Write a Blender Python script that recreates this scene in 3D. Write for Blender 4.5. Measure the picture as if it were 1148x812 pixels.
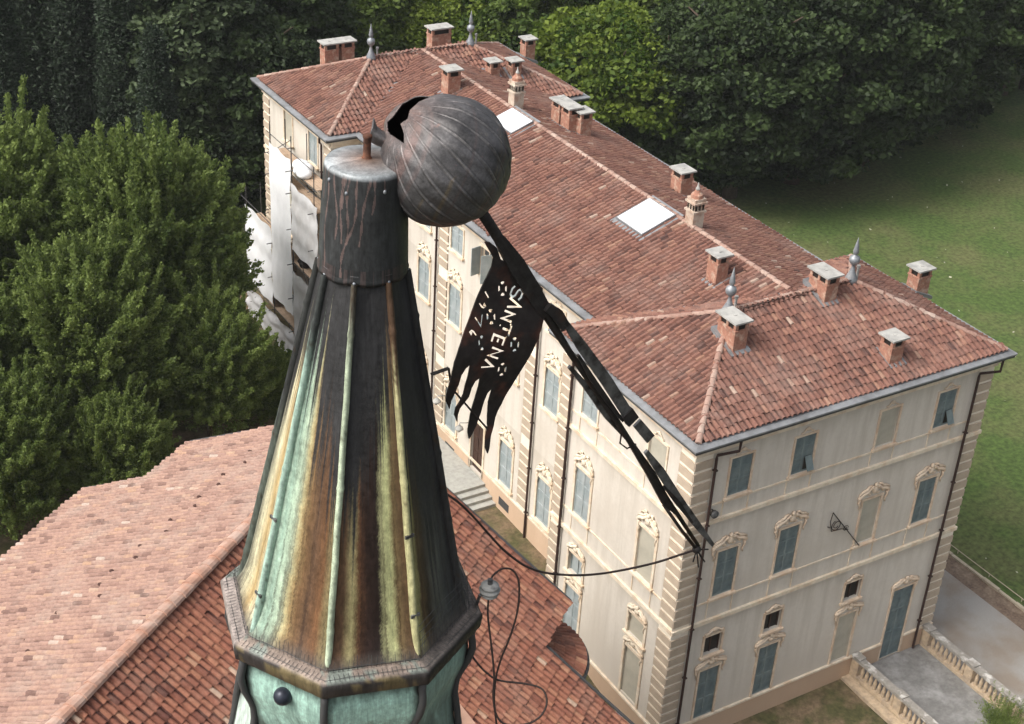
import bpy, bmesh, math, random
import numpy as np
from mathutils import Vector, Matrix, Euler
for o in list(bpy.data.objects): bpy.data.objects.remove(o)
S = bpy.context.scene; COL = S.collection
R = math.radians
# ------------------------------------------------------------------ camera
CP = np.array([-29.06112, -33.18100, 42.84797])
CR = np.array([0.857468, -0.511725, 0.053722]); CU = np.array([0.218953, 0.457371, 0.861900]); CF = np.array([0.465626, 0.727289, -0.504225])
FP = 1692.99
cam = bpy.data.cameras.new('camera'); co = bpy.data.objects.new('camera', cam); COL.objects.link(co)
co.matrix_world = Matrix(((CR[0], CU[0], -CF[0], CP[0]), (CR[1], CU[1], -CF[1], CP[1]), (CR[2], CU[2], -CF[2], CP[2]), (0, 0, 0, 1)))
cam.sensor_width = 36; cam.lens = FP/1148*36; cam.clip_end = 2000; cam.clip_start = .1
S.camera = co
S.render.resolution_x = 1024; S.render.resolution_y = 724
# ------------------------------------------------------------------ light
SUN_EL, SUN_AZ = 50, -84            # azimuth from +Y towards +X (negative: from the -X side)
w = bpy.data.worlds.new('World'); S.world = w; w.use_nodes = True
nt = w.node_tree; bg = nt.nodes['Background']
sk = nt.nodes.new('ShaderNodeTexSky'); sk.sky_type = 'NISHITA'; sk.sun_disc = False
sk.sun_elevation = R(SUN_EL); sk.sun_rotation = R(SUN_AZ); sk.dust_density = 7.0; sk.air_density = 0.8; sk.ozone_density = 0.4
hs = nt.nodes.new('ShaderNodeHueSaturation'); hs.inputs['Saturation'].default_value = .38      # thin overcast: a paler, greyer sky
nt.links.new(sk.outputs[0], hs.inputs['Color']); nt.links.new(hs.outputs[0], bg.inputs[0]); bg.inputs[1].default_value = 0.15
sd = bpy.data.lights.new('sun', 'SUN'); so = bpy.data.objects.new('sun', sd); COL.objects.link(so)
sd.energy = 0.95; sd.angle = R(18); sd.color = (1, .96, .90)
sdir = Vector((math.sin(R(SUN_AZ))*math.cos(R(SUN_EL)), math.cos(R(SUN_AZ))*math.cos(R(SUN_EL)), math.sin(R(SUN_EL))))
so.rotation_euler = sdir.to_track_quat('Z', 'Y').to_euler()
S.view_settings.view_transform = 'Standard'; S.view_settings.look = 'None'; S.view_settings.gamma = 1
S.view_settings.exposure = 0.66
S.render.engine = 'CYCLES'
# ------------------------------------------------------------------ helpers
def ray(px): return CF + CR*(px[0]-574)/FP - CU*(px[1]-406)/FP
def hit(px, P, N):                                   # where the sight line of a measured point meets a real plane
    d = ray(px); P = np.array(P, float); N = np.array(N, float)
    return CP + d*(((P-CP) @ N)/(d @ N))
def hz(px, z): return hit(px, (0, 0, z), (0, 0, 1))
def lin(c):
    return tuple((x/255/12.92 if x/255 <= .04045 else ((x/255+.055)/1.055)**2.4) for x in c)
WL = {}
def tag(o, label=None, cat=None, group=None, kind=None):
    if label: o['label'] = label
    if cat: o['category'] = cat
    if group: o['group'] = group
    if kind: o['kind'] = kind
    return o
def empty(name, loc, label=None, cat=None, group=None, rz=0):
    o = bpy.data.objects.new(name, None); COL.objects.link(o); o.location = loc; o.rotation_euler = (0, 0, rz)
    o.empty_display_size = .2
    WL[o.name] = Matrix.Translation(Vector(loc)) @ Euler((0, 0, rz)).to_matrix().to_4x4()
    return tag(o, label, cat, group)
def link_mesh(name, me, mat, parent=None, world=None):
    """mesh given in world coordinates (world None) or in its own coordinates placed by the matrix world"""
    o = bpy.data.objects.new(name, me); COL.objects.link(o)
    if mat is not None and not me.materials:
        for m in (mat if isinstance(mat, (list, tuple)) else [mat]): me.materials.append(m)
    mw = world if world is not None else Matrix.Identity(4)
    WL[o.name] = mw
    if parent is not None:
        o.parent = parent; o.matrix_local = WL[parent.name].inverted() @ mw
    else: o.matrix_world = mw
    return o
class MB:
    def __init__(s): s.v = []; s.f = []; s.m = []; s.t = []; s.c = None
    def add(s, vs, fs, mi=0, tint=.5):
        b = len(s.v); s.v += [tuple(float(x) for x in p) for p in vs]
        for f in fs: s.f.append(tuple(b+i for i in f)); s.m.append(mi); s.t.append(tint)
    def box(s, x0, x1, y0, y1, z0, z1, mi=0, tint=.5, M=None):
        vs = [(x0,y0,z0),(x1,y0,z0),(x1,y1,z0),(x0,y1,z0),(x0,y0,z1),(x1,y0,z1),(x1,y1,z1),(x0,y1,z1)]
        if M is not None: vs = [tuple(M @ Vector(p)) for p in vs]
        s.add(vs, [(0,3,2,1),(4,5,6,7),(0,1,5,4),(1,2,6,5),(2,3,7,6),(3,0,4,7)], mi, tint)
    def bar(s, a, b, w, h=None, up=(0,0,1), mi=0, tint=.5):
        a = np.array(a, float); b = np.array(b, float); d = b-a; L = np.linalg.norm(d); d /= L
        up = np.array(up, float); x = np.cross(d, up)
        if np.linalg.norm(x) < 1e-6: x = np.cross(d, (1, 0, 0))
        x /= np.linalg.norm(x); y = np.cross(x, d); h = h or w
        vs = [p+sx*x*w/2+sy*y*h/2 for p in (a, b) for sx, sy in ((-1,-1),(1,-1),(1,1),(-1,1))]
        s.add(vs, [(3,2,1,0),(4,5,6,7),(0,1,5,4),(1,2,6,5),(2,3,7,6),(3,0,4,7)], mi, tint)
    def tube(s, pts, rad, seg=8, mi=0, tint=.5, cap=True):
        pts = [np.array(p, float) for p in pts]; n = len(pts)
        rs = rad if isinstance(rad, (list, tuple)) else [rad]*n
        vs = []; ref = None
        for i in range(n):
            d = pts[min(i+1, n-1)]-pts[max(i-1, 0)]; d = d/(np.linalg.norm(d)+1e-12)
            if ref is None:
                ref = np.cross(d, (0, 0, 1));
                if np.linalg.norm(ref) < .1: ref = np.cross(d, (1, 0, 0))
            x = ref-d*(ref @ d); x /= np.linalg.norm(x)+1e-12; ref = x; y = np.cross(d, x)
            for k in range(seg):
                a = 2*math.pi*k/seg; vs.append(pts[i]+rs[i]*(math.cos(a)*x+math.sin(a)*y))
        fs = [(i*seg+k, i*seg+(k+1) % seg, (i+1)*seg+(k+1) % seg, (i+1)*seg+k) for i in range(n-1) for k in range(seg)]
        if cap: fs += [tuple(range(seg))[::-1], tuple((n-1)*seg+k for k in range(seg))]
        s.add(vs, fs, mi, tint)
    def lathe(s, prof, O=(0,0,0), X=(1,0,0), Y=(0,1,0), Z=(0,0,1), seg=16, mi=0, tint=.5, ph=0, caps=True):
        O, X, Y, Z = (np.array(q, float) for q in (O, X, Y, Z)); vs = []
        for r_, h in prof:
            for k in range(seg):
                a = ph+2*math.pi*k/seg; vs.append(O+Z*h+r_*(math.cos(a)*X+math.sin(a)*Y))
        n = len(prof)
        fs = [(i*seg+k, i*seg+(k+1) % seg, (i+1)*seg+(k+1) % seg, (i+1)*seg+k) for i in range(n-1) for k in range(seg)]
        if caps: fs += [tuple(range(seg))[::-1], tuple((n-1)*seg+k for k in range(seg))]
        s.add(vs, fs, mi, tint)
    def blob(s, c, r, seg=8, rings=5, mi=0, tint=.5):
        c = np.array(c, float); r = np.array(r if hasattr(r, '__len__') else (r,)*3, float)
        vs = [c+r*np.array((0,0,-1))]
        for i in range(1, rings):
            p = math.pi*i/rings-math.pi/2
            vs += [c+r*np.array((math.cos(p)*math.cos(2*math.pi*k/seg), math.cos(p)*math.sin(2*math.pi*k/seg), math.sin(p))) for k in range(seg)]
        vs.append(c+r*np.array((0,0,1))); t = len(vs)-1
        fs = [(0, 1+(k+1) % seg, 1+k) for k in range(seg)]
        for i in range(rings-2):
            fs += [(1+i*seg+k, 1+i*seg+(k+1) % seg, 1+(i+1)*seg+(k+1) % seg, 1+(i+1)*seg+k) for k in range(seg)]
        b = 1+(rings-2)*seg; fs += [(b+k, b+(k+1) % seg, t) for k in range(seg)]
        s.add(vs, fs, mi, tint)
    def mesh(s, name, smooth=False, tint=False):
        me = bpy.data.meshes.new(name); me.from_pydata(s.v, [], s.f)
        if max(s.m, default=0) > 0: me.polygons.foreach_set('material_index', s.m)
        if tint:
            a = me.attributes.new('tint', 'FLOAT', 'FACE'); a.data.foreach_set('value', s.t)
        if smooth: me.polygons.foreach_set('use_smooth', [True]*len(s.f))
        me.update(); return me
    def build(s, name, mat, parent=None, smooth=False, tint=False, world=None):
        return link_mesh(name, s.mesh(name, smooth, tint), mat, parent, world)
def np_mesh(name, V, F, smooth=False):
    me = bpy.data.meshes.new(name); n = F.shape[1]
    me.vertices.add(len(V)); me.vertices.foreach_set('co', V.astype(np.float32).ravel())
    me.loops.add(F.size); me.loops.foreach_set('vertex_index', F.astype(np.int32).ravel())
    me.polygons.add(len(F)); me.polygons.foreach_set('loop_start', np.arange(0, F.size, n, dtype=np.int32))
    me.update(calc_edges=True)
    if smooth: me.polygons.foreach_set('use_smooth', [True]*len(F))
    return me
# ------------------------------------------------------------------ materials
def mat(name, base, rough=.8, metal=0., n1=None, var=.15, bump=0., bscale=20, spec=.3, second=None, s2=1.0, th=(.45, .65), coord='Object'):
    """base colour broken up by noise n1 (scale), patches of a second colour (scale s2), a little bump"""
    m = bpy.data.materials.new(name); m.use_nodes = True; t = m.node_tree; b = t.nodes['Principled BSDF']
    b.inputs['Roughness'].default_value = rough; b.inputs['Metallic'].default_value = metal; b.inputs['Specular IOR Level'].default_value = spec
    tc = t.nodes.new('ShaderNodeTexCoord'); out = None
    rgb = t.nodes.new('ShaderNodeRGB'); rgb.outputs[0].default_value = (*base, 1); out = rgb.outputs[0]
    def noise(scale, det=4, rough_=.6):
        n = t.nodes.new('ShaderNodeTexNoise'); n.inputs['Scale'].default_value = scale; n.inputs['Detail'].default_value = det; n.inputs['Roughness'].default_value = rough_
        t.links.new(tc.outputs[coord], n.inputs['Vector']); return n
    if second is not None:
        n = noise(s2); mr = t.nodes.new('ShaderNodeMapRange'); mr.inputs[1].default_value = th[0]; mr.inputs[2].default_value = th[1]
        t.links.new(n.outputs[0], mr.inputs[0]); mx = t.nodes.new('ShaderNodeMix'); mx.data_type = 'RGBA'
        t.links.new(mr.outputs[0], mx.inputs[0]); t.links.new(out, mx.inputs[6]); mx.inputs[7].default_value = (*second, 1); out = mx.outputs[2]
    if n1:
        n = noise(n1); mr = t.nodes.new('ShaderNodeMapRange'); mr.inputs[1].default_value = .25; mr.inputs[2].default_value = .75
        mr.inputs[3].default_value = 1-var; mr.inputs[4].default_value = 1+var
        t.links.new(n.outputs[0], mr.inputs[0]); mx = t.nodes.new('ShaderNodeMix'); mx.data_type = 'RGBA'; mx.blend_type = 'MULTIPLY'; mx.inputs[0].default_value = 1
        t.links.new(out, mx.inputs[6]); t.links.new(mr.outputs[0], mx.inputs[7]); out = mx.outputs[2]
    t.links.new(out, b.inputs['Base Color'])
    if bump:
        n = noise(bscale); bp = t.nodes.new('ShaderNodeBump'); bp.inputs['Strength'].default_value = bump; bp.inputs['Distance'].default_value = .02
        t.links.new(n.outputs[0], bp.inputs['Height']); t.links.new(bp.outputs[0], b.inputs['Normal'])
    return m
def tile_mat(name, stops, lichen=(.38, .33, .27), amount=.5):
    m = bpy.data.materials.new(name); m.use_nodes = True; t = m.node_tree; b = t.nodes['Principled BSDF']; b.inputs['Roughness'].default_value = .9
    b.inputs['Specular IOR Level'].default_value = .15
    at = t.nodes.new('ShaderNodeAttribute'); at.attribute_name = 'tint'
    cr = t.nodes.new('ShaderNodeValToRGB'); e = cr.color_ramp.elements
    while len(e) < len(stops): e.new(.5)
    for el, (p, c) in zip(e, stops): el.position = p; el.color = (*c, 1)
    t.links.new(at.outputs['Fac'], cr.inputs[0])
    tc = t.nodes.new('ShaderNodeTexCoord')
    n = t.nodes.new('ShaderNodeTexNoise'); n.inputs['Scale'].default_value = .55; n.inputs['Detail'].default_value = 6; n.inputs['Roughness'].default_value = .72
    t.links.new(tc.outputs['Object'], n.inputs['Vector'])
    mr = t.nodes.new('ShaderNodeMapRange'); mr.inputs[1].default_value = .48; mr.inputs[2].default_value = .72; mr.inputs[4].default_value = amount
    t.links.new(n.outputs[0], mr.inputs[0])
    mx = t.nodes.new('ShaderNodeMix'); mx.data_type = 'RGBA'; mx.inputs[7].default_value = (*lichen, 1)
    t.links.new(mr.outputs[0], mx.inputs[0]); t.links.new(cr.outputs[0], mx.inputs[6])
    n2 = t.nodes.new('ShaderNodeTexNoise'); n2.inputs['Scale'].default_value = 9; n2.inputs['Detail'].default_value = 5; n2.inputs['Roughness'].default_value = .7
    t.links.new(tc.outputs['Object'], n2.inputs['Vector'])
    m2 = t.nodes.new('ShaderNodeMapRange'); m2.inputs[1].default_value = .25; m2.inputs[2].default_value = .75; m2.inputs[3].default_value = .72; m2.inputs[4].default_value = 1.25
    t.links.new(n2.outputs[0], m2.inputs[0])
    ml = t.nodes.new('ShaderNodeMix'); ml.data_type = 'RGBA'; ml.blend_type = 'MULTIPLY'; ml.inputs[0].default_value = 1
    t.links.new(mx.outputs[2], ml.inputs[6]); t.links.new(m2.outputs[0], ml.inputs[7]); t.links.new(ml.outputs[2], b.inputs['Base Color'])
    return m
def wall_mat(name, base, stain, damp):
    m = bpy.data.materials.new(name); m.use_nodes = True; t = m.node_tree; b = t.nodes['Principled BSDF']; b.inputs['Roughness'].default_value = .92
    b.inputs['Specular IOR Level'].default_value = .1
    tc = t.nodes.new('ShaderNodeTexCoord'); mp = t.nodes.new('ShaderNodeMapping'); mp.inputs['Scale'].default_value = (2.2, 2.2, .16)
    t.links.new(tc.outputs['Object'], mp.inputs[0])
    def layer(prev, vec, scale, lo, hi, col, amt):
        n = t.nodes.new('ShaderNodeTexNoise'); n.inputs['Scale'].default_value = scale; n.inputs['Detail'].default_value = 6; n.inputs['Roughness'].default_value = .65
        t.links.new(vec, n.inputs['Vector']); mr = t.nodes.new('ShaderNodeMapRange'); mr.inputs[1].default_value = lo; mr.inputs[2].default_value = hi; mr.inputs[4].default_value = amt
        t.links.new(n.outputs[0], mr.inputs[0]); mx = t.nodes.new('ShaderNodeMix'); mx.data_type = 'RGBA'
        t.links.new(mr.outputs[0], mx.inputs[0]); t.links.new(prev, mx.inputs[6]); mx.inputs[7].default_value = (*col, 1); return mx.outputs[2]
    rgb = t.nodes.new('ShaderNodeRGB'); rgb.outputs[0].default_value = (*base, 1); o = rgb.outputs[0]
    o = layer(o, mp.outputs[0], 1.1, .46, .72, stain, .75)
    o = layer(o, tc.outputs['Object'], .35, .48, .66, damp, .8)
    o = layer(o, tc.outputs['Object'], 6, .45, .8, stain, .35)
    sx = t.nodes.new('ShaderNodeSeparateXYZ'); t.links.new(tc.outputs['Object'], sx.inputs[0])
    nz = t.nodes.new('ShaderNodeTexNoise'); nz.inputs['Scale'].default_value = .9; nz.inputs['Detail'].default_value = 6; t.links.new(mp.outputs[0], nz.inputs['Vector'])
    for z_a, z_b, col, amt in ((3.4, 1.0, damp, .8), (10.2, 10.9, stain, .6), (5.3, 6.1, stain, .6), (13.3, 14.1, stain, .5)):
        a1 = t.nodes.new('ShaderNodeMath'); a1.operation = 'MULTIPLY_ADD'; a1.inputs[1].default_value = 3.2 if z_b > z_a else -3.2; a1.inputs[2].default_value = -1.6 if z_b > z_a else 1.6
        t.links.new(nz.outputs[0], a1.inputs[0]); a2 = t.nodes.new('ShaderNodeMath'); a2.operation = 'ADD'; t.links.new(sx.outputs[2], a2.inputs[0]); t.links.new(a1.outputs[0], a2.inputs[1])
        mr = t.nodes.new('ShaderNodeMapRange'); mr.inputs[1].default_value = z_a; mr.inputs[2].default_value = z_b; mr.inputs[4].default_value = amt; t.links.new(a2.outputs[0], mr.inputs[0])
        f_ = mr.outputs[0]
        if z_b > z_a:                                   # only just below the moulding, not above it
            lt = t.nodes.new('ShaderNodeMath'); lt.operation = 'LESS_THAN'; lt.inputs[1].default_value = z_b+.12; t.links.new(sx.outputs[2], lt.inputs[0])
            mu = t.nodes.new('ShaderNodeMath'); mu.operation = 'MULTIPLY'; t.links.new(f_, mu.inputs[0]); t.links.new(lt.outputs[0], mu.inputs[1]); f_ = mu.outputs[0]
        mx = t.nodes.new('ShaderNodeMix'); mx.data_type = 'RGBA'; t.links.new(f_, mx.inputs[0]); t.links.new(o, mx.inputs[6]); mx.inputs[7].default_value = (*col, 1); o = mx.outputs[2]
    t.links.new(o, b.inputs['Base Color']); return m
def attr_mat(name, rough=.5, metal=.3, nscale=14, spec=.4, stretch=(1, 1, .12), bump=.25, patch=None, grain=.30):
    """patina: colour laid out per vertex, broken up by streaky noise"""
    m = bpy.data.materials.new(name); m.use_nodes = True; t = m.node_tree; b = t.nodes['Principled BSDF']
    b.inputs['Roughness'].default_value = rough; b.inputs['Metallic'].default_value = metal; b.inputs['Specular IOR Level'].default_value = spec
    at = t.nodes.new('ShaderNodeAttribute'); at.attribute_name = 'patina'
    tc = t.nodes.new('ShaderNodeTexCoord'); mp = t.nodes.new('ShaderNodeMapping'); mp.inputs['Scale'].default_value = stretch
    t.links.new(tc.outputs['Object'], mp.inputs[0])
    n = t.nodes.new('ShaderNodeTexNoise'); n.inputs['Scale'].default_value = nscale; n.inputs['Detail'].default_value = 8; n.inputs['Roughness'].default_value = .75
    t.links.new(mp.outputs[0], n.inputs['Vector'])
    n2 = t.nodes.new('ShaderNodeTexNoise'); n2.inputs['Scale'].default_value = 30; n2.inputs['Detail'].default_value = 8; n2.inputs['Roughness'].default_value = .7
    t.links.new(tc.outputs['Object'], n2.inputs['Vector'])
    out = at.outputs['Color']
    mp3 = t.nodes.new('ShaderNodeMapping'); mp3.inputs['Scale'].default_value = (1, 1, stretch[2]*.5 if stretch[2] < .9 else 1)
    t.links.new(tc.outputs['Object'], mp3.inputs[0])
    n3 = t.nodes.new('ShaderNodeTexNoise'); n3.inputs['Scale'].default_value = 60; n3.inputs['Detail'].default_value = 6; n3.inputs['Roughness'].default_value = .8
    t.links.new(mp3.outputs[0], n3.inputs['Vector'])
    for sc_, col_, lo_, hi_, am_ in (patch or ()):
        np_ = t.nodes.new('ShaderNodeTexNoise'); np_.inputs['Scale'].default_value = sc_; np_.inputs['Detail'].default_value = 7; np_.inputs['Roughness'].default_value = .72
        t.links.new(tc.outputs['Object'], np_.inputs['Vector']); mr = t.nodes.new('ShaderNodeMapRange'); mr.inputs[1].default_value = lo_; mr.inputs[2].default_value = hi_; mr.inputs[4].default_value = am_
        t.links.new(np_.outputs[0], mr.inputs[0]); mx = t.nodes.new('ShaderNodeMix'); mx.data_type = 'RGBA'; t.links.new(mr.outputs[0], mx.inputs[0]); t.links.new(out, mx.inputs[6]); mx.inputs[7].default_value = (*col_, 1); out = mx.outputs[2]
    for nn, lo, hi in ((n, .55, 1.45), (n2, .7, 1.3), (n3, 1-grain, 1+grain)):
        mr = t.nodes.new('ShaderNodeMapRange'); mr.inputs[1].default_value = .28; mr.inputs[2].default_value = .72; mr.inputs[3].default_value = lo; mr.inputs[4].default_value = hi
        t.links.new(nn.outputs[0], mr.inputs[0]); mx = t.nodes.new('ShaderNodeMix'); mx.data_type = 'RGBA'; mx.blend_type = 'MULTIPLY'; mx.inputs[0].default_value = 1
        t.links.new(out, mx.inputs[6]); t.links.new(mr.outputs[0], mx.inputs[7]); out = mx.outputs[2]
    t.links.new(out, b.inputs['Base Color'])
    rr = t.nodes.new('ShaderNodeMapRange'); rr.inputs[1].default_value = .3; rr.inputs[2].default_value = .7; rr.inputs[3].default_value = rough-.15; rr.inputs[4].default_value = rough+.2
    t.links.new(n2.outputs[0], rr.inputs[0]); t.links.new(rr.outputs[0], b.inputs['Roughness'])
    bp = t.nodes.new('ShaderNodeBump'); bp.inputs['Strength'].default_value = bump; bp.inputs['Distance'].default_value = .006
    t.links.new(n2.outputs[0], bp.inputs['Height']); t.links.new(bp.outputs[0], b.inputs['Normal'])
    return m
def leaf_mat(name, c1, c2, trans=.25):
    m = bpy.data.materials.new(name); m.use_nodes = True; t = m.node_tree; b = t.nodes['Principled BSDF']; b.inputs['Roughness'].default_value = .6
    b.inputs['Specular IOR Level'].default_value = .25
    at = t.nodes.new('ShaderNodeAttribute'); at.attribute_name = 'tint'
    oi = t.nodes.new('ShaderNodeObjectInfo')
    ad = t.nodes.new('ShaderNodeMath'); ad.operation = 'MULTIPLY_ADD'; ad.inputs[1].default_value = .3; ad.inputs[2].default_value = -.15
    t.links.new(oi.outputs['Random'], ad.inputs[0])
    a2 = t.nodes.new('ShaderNodeMath'); a2.operation = 'ADD'; a2.use_clamp = True
    t.links.new(at.outputs['Fac'], a2.inputs[0]); t.links.new(ad.outputs[0], a2.inputs[1])
    mx = t.nodes.new('ShaderNodeMix'); mx.data_type = 'RGBA'; mx.inputs[6].default_value = (*c1, 1); mx.inputs[7].default_value = (*c2, 1)
    t.links.new(a2.outputs[0], mx.inputs[0]); t.links.new(mx.outputs[2], b.inputs['Base Color'])
    tr = t.nodes.new('ShaderNodeBsdfTranslucent'); t.links.new(mx.outputs[2], tr.inputs[0])
    ms = t.nodes.new('ShaderNodeMixShader'); ms.inputs[0].default_value = trans
    t.links.new(b.outputs[0], ms.inputs[1]); t.links.new(tr.outputs[0], ms.inputs[2]); t.links.new(ms.outputs[0], t.nodes['Material Output'].inputs[0])
    return m
M = {}
M['tile'] = tile_mat('villa_tiles', [(0, (.085, .048, .042)), (.25, (.15, .077, .060)), (.5, (.20, .10, .077)), (.72, (.235, .122, .09)), (.88, (.265, .15, .105)), (1, (.36, .27, .215))], (.27, .20, .17), .45)
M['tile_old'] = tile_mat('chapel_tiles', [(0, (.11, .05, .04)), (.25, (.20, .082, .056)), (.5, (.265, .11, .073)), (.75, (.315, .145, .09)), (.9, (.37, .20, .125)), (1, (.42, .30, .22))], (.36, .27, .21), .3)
M['tile_pale'] = tile_mat('chapel_tiles_sunlit', [(0, (.17, .105, .088)), (.25, (.27, .168, .135)), (.5, (.33, .212, .17)), (.75, (.365, .235, .18)), (.9, (.39, .25, .17)), (1, (.43, .34, .285))], (.36, .29, .245), .65)  # paler copy for the sunward slope: sunlight put into the tile colour
M['ridge'] = tile_mat('ridge_tiles', [(0, (.21, .125, .10)), (.5, (.31, .195, .155)), (1, (.43, .33, .275))], (.38, .31, .265), .7)
M['deck'] = mat('roof_deck', (.07, .038, .03), .95, n1=3, var=.3)
M['wall'] = wall_mat('cream_stucco', (.63, .585, .515), (.47, .425, .36), (.55, .50, .43))
M['plinth'] = wall_mat('ochre_plinth', (.58, .43, .31), (.44, .33, .24), (.50, .36, .25))
M['quoin'] = mat('quoin_stone', (.44, .36, .275), .9, n1=2.5, var=.12, bump=.1)
M['joint'] = mat('quoin_ground_sunlit', (.80, .73, .61), .9, n1=2.5, var=.08)  # light joints: the sunlit ledge tops put into the joint colour
M['trim'] = mat('stucco_trim', (.67, .55, .42), .9, n1=4, var=.15, second=(.55, .40, .28), s2=1.6, bump=.15)
M['trimw'] = mat('stucco_trim_pale', (.72, .63, .50), .9, n1=4, var=.12, second=(.62, .48, .34), s2=2.2, bump=.15)
M['shutter'] = mat('shutter_paint', (.155, .20, .205), .7, n1=3, var=.25, second=(.20, .24, .23), s2=1.2)
M['shutter_pale'] = mat('shutter_paint_pale', (.30, .345, .35), .7, n1=3, var=.15, second=(.38, .41, .41), s2=1.2)  # paler paint for the shutters of the long front
M['blind'] = mat('blind_panel_paint', (.44, .415, .34), .9, n1=1.2, var=.12, second=(.36, .34, .28), s2=.9)
M['dark'] = mat('dark_interior', (.02, .017, .015), .6)
M['glass'] = mat('window_glass', (.06, .065, .07), .15, spec=.5)
M['darkwood'] = mat('dark_wood', (.055, .03, .022), .6, n1=6, var=.3)
M['gutter'] = mat('gutter_zinc', (.27, .28, .29), .55, .35, n1=2.5, var=.2, second=(.19, .195, .2), s2=1.2)
M['gutter_dk'] = mat('gutter_underside', (.06, .06, .06), .6)
M['pipe'] = mat('downspout_brown', (.04, .022, .018), .5, n1=3, var=.2)
M['brick'] = mat('chimney_brick', (.33, .165, .115), .92, n1=9, var=.3, second=(.46, .34, .26), s2=3.5, th=(.5, .7), bump=.3, bscale=30)
M['brickpale'] = mat('chimney_render', (.50, .43, .35), .92, n1=5, var=.2, second=(.36, .24, .18), s2=2)
M['slab'] = mat('concrete_slab', (.38, .375, .35), .9, n1=3, var=.15, second=(.28, .28, .265), s2=2.5)
M['lead'] = mat('lead', (.23, .25, .27), .5, .4, n1=6, var=.25, second=(.33, .34, .35), s2=4)
M['skyglass'] = mat('skylight_glass', (.80, .83, .86), .18, 0, spec=.6)
M['patina'] = attr_mat('copper_patina', .55, .15)
M['ballmat'] = attr_mat('weathered_lead_shell', .46, .3, 6, .5, (1, 1, 1), .5, [(4, (.035, .034, .034), .46, .66, .6), (9, (.22, .125, .105), .61, .70, .6), (6, (.13, .10, .055), .64, .74, .5)])
M['iron'] = mat('black_iron', (.032, .029, .028), .6, .3, n1=14, var=.5, second=(.075, .04, .03), s2=5, th=(.52, .68), bump=.3)
M['flag'] = mat('vane_sheet_iron', (.030, .025, .024), .65, .2, n1=14, var=.5, second=(.085, .036, .027), s2=4.5, th=(.50, .64), bump=.2)
M['grey_iron'] = mat('galvanised_bar', (.16, .16, .16), .5, .5, n1=14, var=.4, second=(.045, .04, .04), s2=9)
M['rust'] = mat('rusty_iron', (.14, .06, .035), .8, .2, n1=18, var=.4, second=(.05, .03, .025), s2=12)
M['cable'] = mat('cable_rubber', (.030, .020, .017), .6, n1=10, var=.2)
M['ceramic'] = mat('insulator_ceramic', (.33, .33, .31), .5, n1=12, var=.25, second=(.12, .12, .12), s2=9)
M['grass'] = mat('lawn_grass', (.062, .098, .024), .95, n1=3.5, var=.5, second=(.115, .115, .048), s2=.16, th=(.42, .7), bump=.6, bscale=14)
M['yard'] = mat('worn_grass', (.075, .072, .03), .95, n1=5, var=.4, second=(.16, .115, .07), s2=.9, th=(.42, .62), bump=.5, bscale=12)
M['gravel'] = mat('gravel', (.30, .285, .26), .95, n1=22, var=.22, second=(.25, .21, .17), s2=.35, th=(.42, .62), bump=.4, bscale=40)
M['earth'] = mat('border_earth', (.15, .105, .075), .95, n1=8, var=.35, second=(.24, .18, .13), s2=1.2)
M['edging'] = mat('stone_edging', (.42, .36, .27), .9, n1=6, var=.2)
M['terrace'] = mat('terrace_slabs', (.20, .195, .185), .9, n1=5, var=.25, second=(.30, .295, .285), s2=.9, th=(.45, .7))
M['sandstone'] = mat('balustrade_stone', (.50, .39, .27), .9, n1=6, var=.2, second=(.36, .29, .22), s2=2.5, bump=.2)
M['capstone'] = mat('balustrade_coping', (.28, .26, .23), .9, n1=6, var=.25, second=(.52, .50, .46), s2=2.2, th=(.52, .62))
M['sheet'] = mat('white_sheeting', (.78, .79, .80), .7, n1=1.5, var=.06, bump=.2, bscale=3)
M['sheet_grey'] = mat('grey_netting', (.54, .54, .54), .8, n1=1.5, var=.12, second=(.46, .45, .44), s2=.8)
M['plank'] = mat('scaffold_plank', (.42, .31, .22), .85, n1=4, var=.2)
M['bark'] = mat('bark', (.075, .055, .04), .95, n1=8, var=.4)
M['stone'] = mat('step_stone', (.34, .34, .31), .9, n1=5, var=.2)
M['towerwall'] = mat('tower_brick', (.36, .22, .16), .9, n1=6, var=.25)
M['forest_floor'] = mat('shaded_woodland_floor', (.028, .034, .014), .95, n1=2, var=.5, second=(.06, .045, .028), s2=.4)
M['leaf_mid'] = leaf_mat('leaves_mid_green', (.028, .058, .013), (.155, .22, .045), .3)
M['leaf_feather'] = leaf_mat('leaves_feathery_green', (.060, .10, .022), (.24, .31, .085), .45)
M['leaf_bright'] = leaf_mat('leaves_bright_green', (.038, .078, .010), (.19, .25, .035), .35)
M['leaf_dark'] = leaf_mat('leaves_dark_green', (.010, .020, .007), (.052, .082, .024), .18)
M['leaf_olive'] = leaf_mat('leaves_grey_green', (.020, .036, .014), (.095, .13, .06), .2)
M['needle'] = leaf_mat('needles_dark', (.009, .017, .010), (.040, .062, .034), .1)
# ------------------------------------------------------------------ ground
def ground_patch(name, pts, z, m, kind='structure'):
    mb = MB(); mb.add([(x, y, z if not callable(z) else z(x, y)) for x, y in pts], [tuple(range(len(pts)))])
    return tag(mb.build(name, M[m]), kind=kind)
ground_patch('ground', [(-500, -300), (700, -300), (700, 900), (-500, 900)], -.9, 'forest_floor')
ground_patch('lawn', [(20.15, -40), (160, -40), (160, 160), (-60, 160), (-60, 42), (20.15, 42)], -.02, 'grass')
ground_patch('gravel_path', [(14.0, -40), (19.0, -40), (19.0, 42), (14.0, 42)], .0, 'gravel')
ground_patch('path_border', [(18.6, -40), (20.1, -40), (20.1, 42), (18.6, 42)], -.008, 'earth')
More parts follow.
